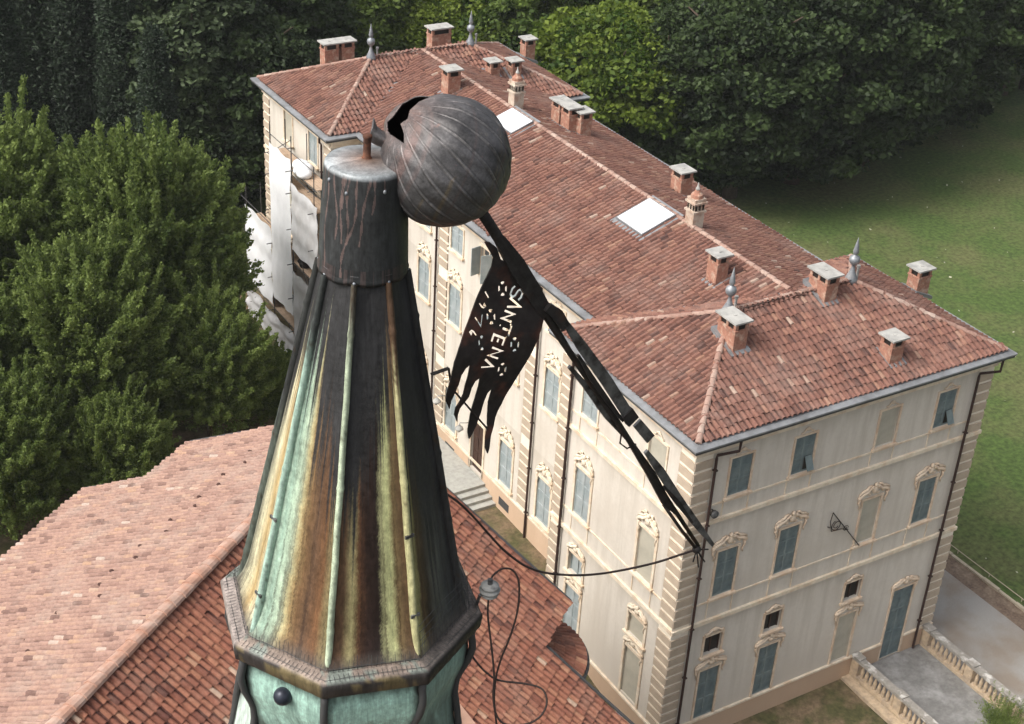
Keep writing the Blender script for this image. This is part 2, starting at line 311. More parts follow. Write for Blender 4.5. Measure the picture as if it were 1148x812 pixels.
# yard before the end wall: falls away from the plinth
mb = MB(); nx, ny = 30, 24
gv = [(-14+i*(28/nx), -30+j*(30.3/ny), -.03-.045*max(0, .3-(-30+j*(30.3/ny)))+.03*math.sin(i*1.7)*math.sin(j*2.1)*(1 if j < ny-1 else 0)) for j in range(ny+1) for i in range(nx+1)]
mb.add(gv, [(j*(nx+1)+i, j*(nx+1)+i+1, (j+1)*(nx+1)+i+1, (j+1)*(nx+1)+i) for j in range(ny) for i in range(nx)])
tag(mb.build('yard', M['yard'], smooth=True), kind='structure')
# courtyard before the long front: rises to the entrance
mb = MB(); nx, ny = 34, 34
gv = []
for j in range(ny+1):
    for i in range(nx+1):
        x = -32+i*(34.2/nx); y = -2+j*(46/ny); t = min(max((y-3)/6, 0), 1); t = t*t*(3-2*t)
        gv.append((x, y, -.03+1.35*t+(.04*math.sin(i*2.3+j)*math.cos(j*1.3) if i < nx else 0)))
mb.add(gv, [(j*(nx+1)+i, j*(nx+1)+i+1, (j+1)*(nx+1)+i+1, (j+1)*(nx+1)+i) for j in range(ny) for i in range(nx)])
tag(mb.build('courtyard', M['yard'], smooth=True), kind='structure')
# flecks of leaf litter and daisies on the lawn
rng = np.random.default_rng(5); n = 600
P = np.stack([rng.uniform(21, 85, n), rng.uniform(-12, 75, n), np.full(n, .03)], 1)
a = rng.uniform(0, 6.28, n); s_ = rng.uniform(.03, .08, n)
dx = np.stack([np.cos(a)*s_, np.sin(a)*s_, rng.uniform(-.03, .03, n)], 1); dy = np.stack([-np.sin(a)*s_*.6, np.cos(a)*s_*.6, rng.uniform(-.03, .03, n)], 1)
V = np.stack([P-dx-dy, P+dx-dy, P+dx+dy, P-dx+dy], 1).reshape(-1, 3)
me = np_mesh('leaf_litter', V, np.arange(4*n).reshape(n, 4))
tag(link_mesh('leaf_litter', me, mat('dry_leaves', (.36, .36, .26), .9, n1=.8, var=.4)), kind='stuff')
# ------------------------------------------------------------------ roof tiles
def tile_field(mb, deck, O, U, V, L, H, keep, pitch=.24, row=.36, rs=0, pale=.5, lift=.055):
    """canal tiles on the plane O + u U + v V (U along the eave, V up the slope); keep(u, v) says where the plane is roofed"""
    rnd = random.Random(rs); O, U, V = (np.array(q, float) for q in (O, U, V)); N = np.cross(U, V); N /= np.linalg.norm(N)
    nc = int(L/pitch); nr = int(H/row)+1
    A = [(-1, .0), (-.62, .78), (0, 1), (.62, .78), (1, .0)]
    for i in range(nc):
        u = (i+.5)*pitch; coff = rnd.uniform(-.06, .06); ctint = rnd.uniform(-.07, .07)
        for j in range(nr):
            v = j*row+coff*(j > 0)
            if not keep(u, j*row+row*.5): continue
            wv = .022*math.sin(u*1.1+v*.7+rs)+.016*math.sin(u*.43-v*1.3+rs*2); slip = rnd.random() < .012
            tint = min(1, max(0, rnd.gauss(pale+ctint, .17)+(.30 if rnd.random() < .035 else 0)))
            r0, r1 = pitch*.36, pitch*.29; ju = rnd.uniform(-.012, .012); jn = rnd.uniform(-.008, .012)+wv; v = v-(.09 if slip else 0); tw = rnd.uniform(-.012, .012)
            ln = row*1.16; vs = []
            for rr, vv, dn, du in ((r0, v-.03, .045+jn, ju), (r1, v-.03+ln, .012+jn, ju+tw)):
                for ax, az in A: vs.append(O+U*(u+du+ax*rr)+V*vv+N*(lift+dn+az*rr*.8))
            mb.add(vs, [(k, k+1, 6+k, 5+k) for k in range(4)]+[(4, 3, 2, 1, 0)], 0, tint)
            t2 = min(1, max(0, tint-.22+rnd.uniform(-.1, .1)))
            q = [O+U*(u+du)+V*vv+N*(lift+wv+nn) for vv, up in ((v-.06, .02), (v+row*1.02, 0)) for du, nn in ((pitch*.3, .03+up), (pitch*.5, up*.6), (pitch*.7, .03+up))]
            mb.add(q, [(0, 1, 4, 3), (1, 2, 5, 4)], 0, t2)
def ridge_caps(mb, a, b, r=.115, rs=1, step=.42, tint=.55):
    rnd = random.Random(rs); a = np.array(a, float); b = np.array(b, float); L = np.linalg.norm(b-a); d = (b-a)/L
    x = np.cross(d, (0, 0, 1)); x /= np.linalg.norm(x); y = np.cross(x, d); n = max(1, int(L/step))
    for i in range(n):
        p0 = a+d*(i*L/n-.03); p1 = a+d*((i+1)*L/n+.03); vs = []; j = rnd.uniform(-.012, .012)
        for p, rr, up in ((p0, r*1.08, .03), (p1, r*.95, .01)):
            for k in range(7):
                an = math.pi*k/6-.0; vs.append(p+x*(math.cos(an)*rr+j)+y*(math.sin(an)*rr*.8+up-.03))
        mb.add(vs, [(k+1, k, 7+k, 8+k) for k in range(6)]+[tuple(range(7)), tuple(range(7, 14))[::-1]], 0, min(1, max(0, rnd.gauss(tint, .16))))
# ------------------------------------------------------------------ villa
W_, LP, LF, XM, XB, XF = 14.5, 8.47, 30.1, 1.8, 12.9, .15
FE = 38.57
villa = empty('villa', (0, 0, 0), 'long cream stucco villa with red tiled hip roofs, grey-blue shutters and stone quoins', 'villa')
ZE, ZR = 14.72, 16.66
def facade(mb, O, U, L, z0, z1, holes, N):
    O, U, N = (np.array(q, float) for q in (O, U, N)); us = sorted({0, L, *[h[0] for h in holes], *[h[1] for h in holes]}); zs = sorted({z0, z1, *[h[2] for h in holes], *[h[3] for h in holes]})
    pt = lambda u, z, d=0: O+U*u+np.array((0, 0, z))-N*d
    for i in range(len(us)-1):
        for j in range(len(zs)-1):
            cu, cz = (us[i]+us[i+1])/2, (zs[j]+zs[j+1])/2
            if any(h[0] < cu < h[1] and h[2] < cz < h[3] for h in holes): continue
            mb.add([pt(us[i], zs[j]), pt(us[i+1], zs[j]), pt(us[i+1], zs[j+1]), pt(us[i], zs[j+1])], [(0, 1, 2, 3)])
    for a, b, c, d, dep in holes:
        q = [(a, c), (b, c), (b, d), (a, d)]
        for k in range(4):
            (u0, y0), (u1, y1) = q[k], q[(k+1) % 4]
            mb.add([pt(u0, y0), pt(u0, y0, dep), pt(u1, y1, dep), pt(u1, y1)], [(0, 1, 2, 3)])
        mb.add([pt(a, c, dep), pt(b, c, dep), pt(b, d, dep), pt(a, d, dep)], [(0, 1, 2, 3)])
FX = [2.1, 5.05, 9.2, 12.2]
holesR = []; winsR = []
for k, c in enumerate(FX):
    blind = (k == 2)
    winsR.append((c, .49, 11.86, 13.5, 'top', blind)); winsR.append((c, .48, 7.26, 9.38, 'noble', blind))
    if k < 3: winsR.append((c-.05, .42, 4.38, 5.3, 'mezz', False)); winsR.append((c, .48, 1.12, 3.6, 'low', blind))
winsR.append((12.25, .57, .12, 3.85, 'door', False))
winsL = []                                             # (plane x, y centre, half width, z0, z1, kind, blind)
for c, blind in ((2.12, True), (6.45, False)):
    winsL += [(0, c, .53, 11.9, 13.5, 'top', blind), (0, c, .53, 7.22, 9.42, 'nobleL', blind), (0, c, .52, 4.3, 5.28, 'mezzL', blind), (0, c, .54, 1.2, 3.6, 'lowL', blind)]
for c in (11.75, 15.0, 20.2, 23.25, 26.6):
    winsL += [(XM, c, .55, 12.45, 13.75, 'top', False), (XM, c, .55, 8.7, 10.68, 'nobleL', False), (XM, c, .55, 2.85, 5.1, 'nobleL', False)]
winsL += [(XM, 17.55, .5, 12.4, 13.75, 'open', False), (XM, 17.55, .55, 8.7, 10.68, 'nobleL', False), (XM, 17.6, .56, 2.02, 4.75, 'frontdoor', False)]
for c, blind in ((35.3, True), (32.2, False)):
    winsL += [(XF, c, .53, 12.4, 14.0, 'top', blind), (XF, c, .53, 7.9, 10.0, 'nobleL', blind), (XF, c, .54, 2.6, 5.0, 'nobleL', False)]
DEP = .16
mb = MB()
facade(mb, (0, 0, 0), (1, 0, 0), W_, -1, 14.45, [(c-h, c+h, a, b, DEP if not bl else .07) for c, h, a, b, k, bl in winsR], (0, -1, 0))
hl = lambda x, off: [(off-c-h, off-c+h, a, b, (DEP if not bl else .07)) for X, c, h, a, b, k, bl in winsL if X == x]
facade(mb, (0, LP, 0), (0, -1, 0), LP, -1, 14.45, hl(0, LP), (-1, 0, 0))
facade(mb, (XM, LF, 0), (0, -1, 0), LF-LP, -1, 14.45, hl(XM, LF), (-1, 0, 0))
facade(mb, (XF, FE, 0), (0, -1, 0), FE-LF, -1, 14.45, hl(XF, FE), (-1, 0, 0))
for O, U, L, N in (((0, LP, 0), (1, 0, 0), XM, (0, 1, 0)), ((XF, LF, 0), (1, 0, 0), XM-XF, (0, -1, 0)), ((W_, 0, 0), (0, 1, 0), LP, (1, 0, 0)), ((XB, LP, 0), (0, 1, 0), LF-LP, (1, 0, 0)),
                   ((W_, LF, 0), (0, 1, 0), FE-LF, (1, 0, 0)), ((XF, FE, 0), (1, 0, 0), W_-XF, (0, 1, 0)), ((XB, LP, 0), (1, 0, 0), W_-XB, (0, 1, 0)), ((XB, LF, 0), (1, 0, 0), W_-XB, (0, -1, 0))):
    facade(mb, O, U, L, -1, 14.45, [], N)
mb.build('wall', M['wall'], villa)
# plinth, belts and cornice as bands proud of the wall
def band(mb, z0, z1, p, segs):
    for (x0, y0, x1, y1, nx_, ny_) in segs:
        a = np.array((x0, y0, 0.)); b = np.array((x1, y1, 0.)); n_ = np.array((nx_, ny_, 0.)); t = (b-a)/np.linalg.norm(b-a)
        a = a-t*0; c = (n_*p); vs = [a-n_*.02, b-n_*.02, b+c, a+c]
        mb.add([v+np.array((0, 0, z0)) for v in vs]+[v+np.array((0, 0, z1)) for v in vs], [(0,1,2,3),(7,6,5,4),(0,4,5,1),(1,5,6,2),(2,6,7,3),(3,7,4,0)])
SEG = [(-.0, 0, W_, 0, 0, -1), (0, LP, 0, -.0, -1, 0)]
def segs(p):       # outline of the visible fronts, corners closed by the projection p
    return [(-p, 0, W_+p, 0, 0, -1), (0, LP, 0, 0, -1, 0), (W_, 0, W_, LP, 1, 0)]
segM = [(XM, LF, XM, LP, -1, 0)]; segF = [(XF, FE, XF, LF-.0, -1, 0), (XF, LF, XM, LF, 0, -1)]
mb = MB()
# plinth pieces stop at the terrace door
for x0, x1 in ((-.05, 11.6), (12.9, W_+.05)): band(mb, -1, 1.0, .05, [(x0, 0, x1, 0, 0, -1)])
band(mb, -1, 1.0, .05, [(0, LP, 0, 0, -1, 0), (W_, 0, W_, LP, 1, 0)])
band(mb, .5, 2.45, .05, [(XM, 17.0, XM, LP, -1, 0), (XM, LF, XM, 18.2, -1, 0), (XF, FE, XF, LF, -1, 0)])
mb.build('plinth', M['plinth'], villa)
mb = MB()
for x0, x1 in ((-.09, 11.6), (12.9, W_+.09)): band(mb, 1.0, 1.09, .09, [(x0, 0, x1, 0, 0, -1)])
band(mb, 1.0, 1.09, .09, [(0, LP, 0, 0, -1, 0)])
for z, p, h in ((11.04, .10, .16), (6.25, .10, .17)): band(mb, z-h, z, p, segs(p))
for z, p, h in ((11.72, .035, .07), (7.13, .035, .07)): band(mb, z-h, z, p, segs(p))
band(mb, 14.05, 14.25, .10, segs(.10)); band(mb, 14.25, 14.45, .22, segs(.22))
for sg in (segM, segF): band(mb, 14.05, 14.25, .10, sg); band(mb, 14.25, 14.45, .22, sg); band(mb, 2.46, 2.54, .07, sg)
for sg in (segF,): band(mb, 10.9, 11.05, .09, sg); band(mb, 6.9, 7.05, .09, sg)
mb.build('string_course', M['trimw'], villa)
# quoins
def quoin(n0, n1, y_plane, axis, sgn, z0=1.1, z1=14.0, pitch=.47, stag=0):
    """toothed corner strip between coordinates n0..n1 on the plane (axis x: facing -X at x=y_plane, axis y: facing -Y)"""
    z = z0; k = 0
    def bx(m_, a, b, p, c, d):
        if axis == 'y': m_.box(a, b, y_plane-p, y_plane+.01, c, d)
        else: m_.box(y_plane-p, y_plane+.01, a, b, c, d)
    mj = MB(); bx(mj, n0, n1, .012, z0, z1); strip_ = mj.build('quoin_strip', M['joint'], villa)
    while z+pitch < z1:
        if not any(abs(z+pitch/2-zb) < .2 for zb in (11.0, 6.2)):
            mb = MB(); bx(mb, n0, n1, .06, z+.13, z+pitch); mb.build('quoin', M['quoin'], strip_)
        z += pitch; k += 1
quoin(-.055, .74, 0, 'y', 1); quoin(13.72, W_+.03, 0, 'y', 1)
quoin(-.0, .82, 0, 'x', 1); quoin(7.72, 8.47, 0, 'x', 1)
quoin(13.0, 13.85, XM, 'x', 1, 2.6); quoin(21.0, 21.85, XM, 'x', 1, 2.6)
quoin(LF, LF+.8, XF, 'x', 1, 2.6); quoin(FE-.8, FE, XF, 'x', 1, 2.6)
# ---- windows: every window is a part; shutters, panes and crests are its sub-parts
def frame_mesh(h, z0, z1, fw=.13, p=.05, sill=True, arch=False):
    mb = MB()
    mb.box(-h-fw, -h, -p, .02, z0-.02, z1+fw); mb.box(h, h+fw, -p, .02, z0-.02, z1+fw); mb.box(-h, h, -p, .02, z1, z1+fw)
    if sill: mb.box(-h-fw-.06, h+fw+.06, -p-.09, .02, z0-.12, z0-.02)
    return mb
def shutter_mesh(w_, h_, d=.035):
    mb = MB(); st = .055
    mb.box(0, w_, -d*.5, 0, 0, h_)
    for a, b in ((0, st), (w_-st, w_)): mb.box(a, b, -d, -d*.5-.001, 0, h_)
    for z in (0, h_*.36, h_*.68, h_-st*1.3): mb.box(st, w_-st, -d, -d*.5-.001, z, z+st*1.3)
    n = int((h_)/.075)
    for i in range(n):
        z = (i+.5)*h_/n; mb.add([(st, -d*.5-.002, z-.03), (w_-st, -d*.5-.002, z-.03), (w_-st, -d*.9, z-.012), (st, -d*.9, z-.012)], [(0, 1, 2, 3)])
    return mb
def crest_mesh(kind, w_):
    """rococo stucco crest over a window: scrolled broken pediment, shell and leaf work"""
    mb = MB(); rnd = random.Random(hash(kind) % 7 if False else {'noble': 3, 'low': 5, 'mezz': 6, 'top': 7, 'nobleL': 8, 'lowL': 9, 'mezzL': 10, 'door': 11}.get(kind, 4))
    def sweep(pts, r, rise=.0):
        mb.tube([(x*w_, -.05-rise*0, z) for x, z in pts], r, 6)
    if kind in ('top',):
        sweep([(-.5, 0), (-.3, .03), (-.15, .14), (0, .2), (.15, .14), (.3, .03), (.5, 0)], .028); mb.blob((0, -.04, .13), (.10, .05, .07)); return mb
    if kind == 'mezz':
        sweep([(-.62, .05), (-.4, .05), (-.25, .15), (0, .24), (.25, .15), (.4, .05), (.62, .05)], .05); mb.blob((0, -.05, .16), (.14, .07, .11)); return mb
    big = 1.0 if kind in ('noble', 'nobleL') else .72
    for s_ in (-1, 1):
        sc = 1.0 if (s_ > 0 or kind != 'nobleL') else .9
        sweep([(s_*.78, .02), (s_*.72, .12*big), (s_*.55, .20*big), (s_*.40, .22*big), (s_*.22, .38*big*sc), (s_*.10, .36*big)], [.07, .085, .085, .075, .07, .045])
        sweep([(s_*.80, .20*big), (s_*.62, .31*big), (s_*.42, .36*big), (s_*.34, .47*big*sc), (s_*.18, .50*big)], [.04, .055, .055, .05, .035])
        mb.blob((s_*.76*w_, -.06, .05), (.085, .07, .10)); mb.blob((s_*.16*w_, -.07, .40*big), (.08, .07, .08))
        sweep([(s_*.72, .0), (s_*.76, -.18), (s_*.66, -.34), (s_*.70, -.5)], [.055, .05, .04, .02])
    mb.blob((0, -.07, .26*big), (.15, .08, .17*big)); mb.blob((0, -.08, .5*big), (.09, .07, .11))
    for _ in range(12 if big == 1 else 7):
        x = rnd.uniform(-.6, .6)*w_; z = rnd.uniform(.08, .34)*big; mb.blob((x, -.05, z), (rnd.uniform(.04, .1), .05, rnd.uniform(.04, .08)), 6, 4)
    if kind in ('nobleL', 'lowL'):
        for s_ in (-1, 1):
            for z, r_ in ((.62, .06), (.54, .05)): mb.blob((s_*.22*w_+rnd.uniform(-.05, .05), -.06, z*big), (r_*1.6, .05, r_), 6, 4)
        sweep([(-.62, .40*big), (-.5, .52*big), (-.3, .55*big), (-.2, .66*big)], [.03, .045, .045, .03]); sweep([(.62, .30*big), (.55, .45*big), (.35, .52*big)], [.03, .045, .03])
    return mb
RX = Matrix.Rotation(-math.pi/2, 4, 'Z')
cache = {}
def cm(key, fn):
    if key not in cache:
        m_, mt, sm = fn(); me = m_.mesh(key[0], sm); me.materials.append(mt); cache[key] = me
    return cache[key]
def window(MW, h, z0, z1, kind, blind, left):
    b = MW; D = .07 if blind else .16
    pale = left
    sm_ = M['shutter_pale'] if pale else M['shutter']; trim = M['trimw'] if left else M['trim']
    sill = kind not in ('door', 'frontdoor', 'low', 'lowL')
    fw = .08 if kind == 'top' else (.13 if left else .09)
    name = 'door' if kind in ('door', 'frontdoor') else ('blind_window' if blind else 'window')
    wd = link_mesh(name, cm(('window_surround', h, round(z1-z0, 2), fw, sill, left), lambda: (frame_mesh(h, 0, z1-z0, fw, sill=sill), trim, False)), None, villa, b @ Matrix.Translation((0, 0, z0)))
    def sub(n, me, dx=0, dy=0, dz=0, rot=None):
        m4 = b @ Matrix.Translation((dx, dy, z0+dz))
        return link_mesh(n, me, None, wd, m4 @ rot if rot is not None else m4)
    H = z1-z0
    if blind:
        def bp():
            q = MB(); q.box(-h, h, -.012, 0, 0, H); return q, M['blind'], False
        sub('blind_panel', cm(('blind_panel', h, round(H, 2)), bp), 0, D)
    elif kind in ('mezz', 'mezzL'):
        def pn():
            q = MB(); q.box(-h, h, -.02, 0, 0, H); return q, M['dark'] if kind == 'mezz' else M['shutter_pale'], False
        sub('window_pane', cm(('window_pane', kind, h, round(H, 2)), pn), 0, D)
        def sashm():
            q = MB(); q.box(-.025, .025, -.04, 0, 0, H); q.box(-h, -h+.05, -.04, 0, 0, H); q.box(h-.05, h, -.04, 0, 0, H); return q, M['darkwood'] if not left else M['shutter_pale'], False
        sub('sash', cm(('sash', h, round(H, 2), left), sashm), 0, D-.021)
    elif kind == 'frontdoor':
        def dm():
            q = MB(); q.box(-h, h, -.04, 0, 0, H)
            for x in (-h*.5, h*.5):
                for za, zb in ((.1, .36), (.42, .66), (.72, .95)): q.box(x-h*.36, x+h*.36, -.065, -.041, za*H, zb*H)
            return q, M['darkwood'], False
        sub('door_leaf', cm(('door_leaf', h), dm), 0, D)
    elif kind == 'open':
        def pn():
            q = MB(); q.box(-h, h, -.02, 0, 0, H); return q, M['glass'], False
        sub('window_pane', cm(('window_pane', 'open', h), pn), 0, D)
        def sm2():
            q = MB()
            for x in (-h+.03, 0, h-.03): q.box(x-.03, x+.03, -.05, -.02, 0, H)
            for z in (.03, H*.33, H*.66, H-.03): q.box(-h, h, -.045, -.021, z-.025, z+.025)
            return q, M['trimw'], False
        sub('sash', cm(('sash', 'open'), sm2), 0, D)
        for s_ in (-1, 1):
            me = cm(('shutter', round(h, 2), round(H, 2), left), lambda: (shutter_mesh(h, H), sm_, False))
            sub('shutter', me, s_*h, -.06, 0, Matrix.Rotation(-R(100) if s_ > 0 else R(180+100), 4, 'Z') if s_ > 0 else Matrix.Rotation(R(-80), 4, 'Z'))
    else:
        me = cm(('shutter', round(h, 2), round(H, 2), left), lambda: (shutter_mesh(h-.006, H-.01), sm_, False))
        sub('shutter', me, -h+.003, .05, .005); sub('shutter', me, .003, .05, .005)
    if kind not in ('open', 'frontdoor'):
        ck = 'low' if kind == 'door' else kind
        me = cm(('stucco_crest', ck, left), lambda: (crest_mesh(ck, {'noble': .98, 'low': .92, 'nobleL': .78, 'lowL': .78, 'mezz': .72, 'mezzL': .74, 'top': .60}[ck]), trim, True))
        sub('stucco_crest', me, 0, 0, H+fw+(.03 if kind in ('mezz', 'mezzL') else .08))
    return wd
for c, h, a, b, k, bl in winsR:
    wd = window(Matrix.Translation((c, 0, 0)), h, a, b, k, bl, False)
    if k == 'top' and abs(c-5.05) < .1 or k == 'top' and abs(c-12.2) < .1:         # a small hatch in the shutter stands open
        q = MB(); q.box(.10, .42, .008, .012, .10, .68); q.build('dark_gap', M['dark'], wd, world=Matrix.Translation((c, 0, a)))
        q = MB(); q.box(0, .32, -.02, 0, 0, .58); q.build('shutter_flap', M['shutter'], wd, world=Matrix.Translation((c+.10, -.01, a+.68)) @ Matrix.Rotation(R(-24), 4, 'X') @ Matrix.Translation((0, 0, -.58)))
for X, c, h, a, b, k, bl in winsL:
    window(Matrix.Translation((X, c, 0)) @ RX, h, a, b, k, bl, True)
# raised stucco panels below the noble storey windows
def fillet(*a):
    q = MB(); q.box(*a); q.build('stucco_fillet', M['trimw'], villa)
for k, c in enumerate(FX):
    for x in (-.62, .55): fillet(c+x, c+x+.05, -.03, .01, 6.27, 7.05); fillet(c+x, c+x+.05, -.03, .01, 11.06, 11.64)
for c in (2.12, 6.45):
    for x in (-.62, .57): fillet(-.03, .01, c+x, c+x+.05, 6.27, 7.05); fillet(-.03, .01, c+x, c+x+.05, 11.06, 11.64)
# basement gratings on the long front
for y in (14.9, 20.1): mb = MB(); mb.box(XM-.06, XM-.045, y-.45, y+.45, 1.62, 2.05); mb.build('basement_grating', M['gutter_dk'], villa)
# ---- roofs
roof_n = Vector((0, 0, 1))
P1 = dict(x0=-.2, x1=W_+.2, y0=-.2, y1=LP+.2); P2 = dict(x0=XF-.2, x1=W_+.2, y0=LF-.2, y1=FE+.2)
def pav_z(p, x, y):
    hd = (p['y1']-p['y0'])/2; k = (ZR-ZE)/hd
    return ZE+k*min(x-p['x0'], p['x1']-x, y-p['y0'], p['y1']-y)
MX0, MX1 = XM-.2, XB+.2; MXR = (MX0+MX1)/2; ZM = 16.74
def main_z(x): return ZE+(ZM-ZE)/(MXR-MX0)*min(x-MX0, MX1-x)
tiles = MB(); deck = MB(); caps = MB()
def slope(O, U, Vh, rise, L, H, inside, **kw):
    V = np.array(Vh, float)+np.array((0, 0, rise)); ln = np.linalg.norm(V); V /= ln
    O = np.array(O, float); U = np.array(U, float)
    def keep(u, v):
        q = O+U*u+V*v; return inside(q[0], q[1])
    tile_field(tiles, None, O, U, V, L, H*ln, keep, **kw)
for i, p in enumerate((P1, P2)):
    hd = (p['y1']-p['y0'])/2; k = (ZR-ZE)/hd; yr = (p['y0']+p['y1'])/2; xa, xb_ = p['x0']+hd, p['x1']-hd
    def ins(side, p=p, i=i):
        def f(x, y):
            d = dict(s=y-p['y0'], n=p['y1']-y, w=x-p['x0'], e=p['x1']-x); m_ = min(d.values())
            if m_ < -.3 or d[side] > m_+.04: return False
            if MX0 < x < MX1 and ((i == 0 and side == 'n') or (i == 1 and side == 's')) and main_z(x) > pav_z(p, x, y)+.03: return False
            return True
        return f
    LX = p['x1']-p['x0']; LY = p['y1']-p['y0']
    slope((p['x0'], p['y0'], ZE), (1, 0, 0), (0, 1, 0), k, LX, hd, ins('s'), rs=10+i)
    slope((p['x1'], p['y1'], ZE), (-1, 0, 0), (0, -1, 0), k, LX, hd, ins('n'), rs=20+i)
    slope((p['x0'], p['y1'], ZE), (0, -1, 0), (1, 0, 0), k, LY, hd, ins('w'), rs=30+i)
    slope((p['x1'], p['y0'], ZE), (0, 1, 0), (-1, 0, 0), k, LY, hd, ins('e'), rs=40+i)
    A_, B_, C_, D_ = (p['x0'], p['y0'], ZE), (p['x1'], p['y0'], ZE), (p['x1'], p['y1'], ZE), (p['x0'], p['y1'], ZE); E_, F_ = (xa, yr, ZR), (xb_, yr, ZR)
    deck.add([A_, B_, C_, D_, E_, F_], [(0, 1, 5, 4), (2, 3, 4, 5), (3, 0, 4), (1, 2, 5)])
    up = lambda q: (q[0], q[1], q[2]+.09)
    for n_, (a, b) in enumerate(((A_, E_), (B_, F_), (C_, F_), (D_, E_), (E_, F_))): ridge_caps(caps, up(a), up(b), rs=50+i*10+n_)
kk = (ZM-ZE)/(MXR-MX0)
def insm(x, y):
    if not (MX0-.3 < x < MX1+.3): return False
    for p in (P1, P2):
        if p['y0'] < y < p['y1'] and pav_z(p, x, y) > main_z(x)-.0: return False
    return P1['y0']+4.2 < y < P2['y0']+4.6
slope((MX0, 36, ZE), (0, -1, 0), (1, 0, 0), kk, 34, MXR-MX0, insm, rs=60)
slope((MX1, 3, ZE), (0, 1, 0), (-1, 0, 0), kk, 34, MXR-MX0, insm, rs=61, pale=.55)
ya, yb = 4.5, LF+4.1
deck.add([(MX0, LP-.5, ZE), (MX0, LF+.5, ZE), (MXR, yb, ZM), (MXR, ya, ZM)], [(0, 3, 2, 1)]); deck.add([(MX1, LP-.5, ZE), (MX1, LF+.5, ZE), (MXR, yb, ZM), (MXR, ya, ZM)], [(0, 1, 2, 3)])
ridge_caps(caps, (MXR, ya, ZM+.09), (MXR, yb, ZM+.09), rs=70)
roof = tiles.build('roof', M['tile'], villa, tint=True)
deck.build('roof_deck', M['deck'], roof); caps.build('ridge_tiles', M['ridge'], roof, tint=True)
# zinc valleys
mb = MB()
for (x0, x1) in ((MX0, MXR), (MX1, MXR)):
    y0 = LP+.2; a = np.array((x0, y0, ZE+.07)); b = np.array((x1, P1['y0']+4.435+.05, ZM+.07)); mb.bar(a, b, .20, .02)
    a = np.array((x0, LF-.2, ZE+.07)); b = np.array((x1, LF+4.2, ZM+.07)); mb.bar(a, b, .20, .02)
mb.build('valley_flashing', M['gutter'], roof)
# eaves: sloping zinc apron and box gutter
def eaves(path, closed=False):
    """path: list of (tile edge xy, outer edge xy)"""
    g = MB(); d = MB(); n = len(path)
    for i in range(n-1+(1 if closed else 0)):
        (a, ao), (b, bo) = path[i], path[(i+1) % n]
        P3 = lambda q, z: (q[0], q[1], z)
        g.add([P3(a, ZE+.035), P3(b, ZE+.035), P3(bo, ZE-.03), P3(ao, ZE-.03)], [(0, 3, 2, 1)])
        mid = lambda q, r_, t: (q[0]+(r_[0]-q[0])*t, q[1]+(r_[1]-q[1])*t)
        g.tube([P3(ao, ZE-.035), P3(bo, ZE-.035)], .022, 6)
        g.add([P3(ao, ZE-.03), P3(bo, ZE-.03), P3(bo, ZE-.10), P3(ao, ZE-.10)], [(0, 3, 2, 1)])
        i1, i2 = mid(ao, a, .12), mid(bo, b, .12)
        d.add([P3(i1, ZE-.095), P3(i2, ZE-.095), P3(i2, ZE-.2), P3(i1, ZE-.2)], [(0, 3, 2, 1)])
        d.add([P3(ao, ZE-.1), P3(bo, ZE-.1), P3(b, ZE-.2), P3(a, ZE-.2)], [(0, 3, 2, 1)])
        m1, m2 = mid(ao, a, 1.9), mid(bo, b, 1.9)
        d.add([P3(i1, ZE-.2), P3(i2, ZE-.2), P3(m2, ZE-.27), P3(m1, ZE-.27)], [(0, 3, 2, 1)])
    return g, d
g, d = eaves([((-.22, LP+.2), (-.52, LP+.5)), ((-.22, -.22), (-.52, -.52)), ((W_+.22, -.22), (W_+.52, -.52)), ((W_+.22, LP+.2), (W_+.52, LP+.5)), ((XB+.22, LP+.2), (XB+.52, LP+.5)), ((XB+.22, LF-.2), (XB+.52, LF-.5)),
               ((W_+.22, LF-.22), (W_+.52, LF-.52)), ((W_+.22, FE+.22), (W_+.52, FE+.52)), ((XF-.22, FE+.22), (XF-.52, FE+.52)), ((XF-.22, LF-.22), (XF-.52, LF-.52)), ((XM-.22, LF-.22), (XM-.52, LF-.52)), ((XM-.22, LP+.2), (XM-.52, LP+.5))], True)
gt = g.build('gutter', M['gutter'], villa); d.build('soffit', M['gutter_dk'], gt)
def downspout(top, pts, r=.055):
    mb = MB(); mb.tube(pts, r, 8)
    for z in np.arange(pts[-1][2]+1.5, pts[-2][2]-.3, 2.4): p = pts[-1]; mb.box(p[0]-.075, p[0]+.075, p[1]-.075, p[1]+.075, z, z+.05)
    mb.build('downspout', M['pipe'], villa)
downspout(0, [(1.55, -.42, 14.55), (1.52, -.42, 14.1), (.82, -.13, 13.95), (.8, -.13, 13.8), (.8, -.13, -.2)])
downspout(0, [(14.42, -.42, 14.55), (14.40, -.42, 14.0), (13.62, -.13, 13.95), (13.6, -.13, 13.8), (13.6, -.13, .1)])
downspout(0, [(-.35, 7.6, 14.55), (-.13, 7.62, 14.1), (-.13, 7.65, 13.8), (-.13, 7.65, -.3)])
for y in (12.9, 21.93): downspout(0, [(XM-.35, y, 14.55), (XM-.13, y, 14.1), (XM-.13, y, 13.8), (XM-.13, y, 1.2)])
downspout(0, [(XF-.4, LF+.5, 14.55), (XF-.4, LF+.5, 14.2), (XF-.12, LF+.9, 13.9), (XF-.12, LF+.9, 1.3)])
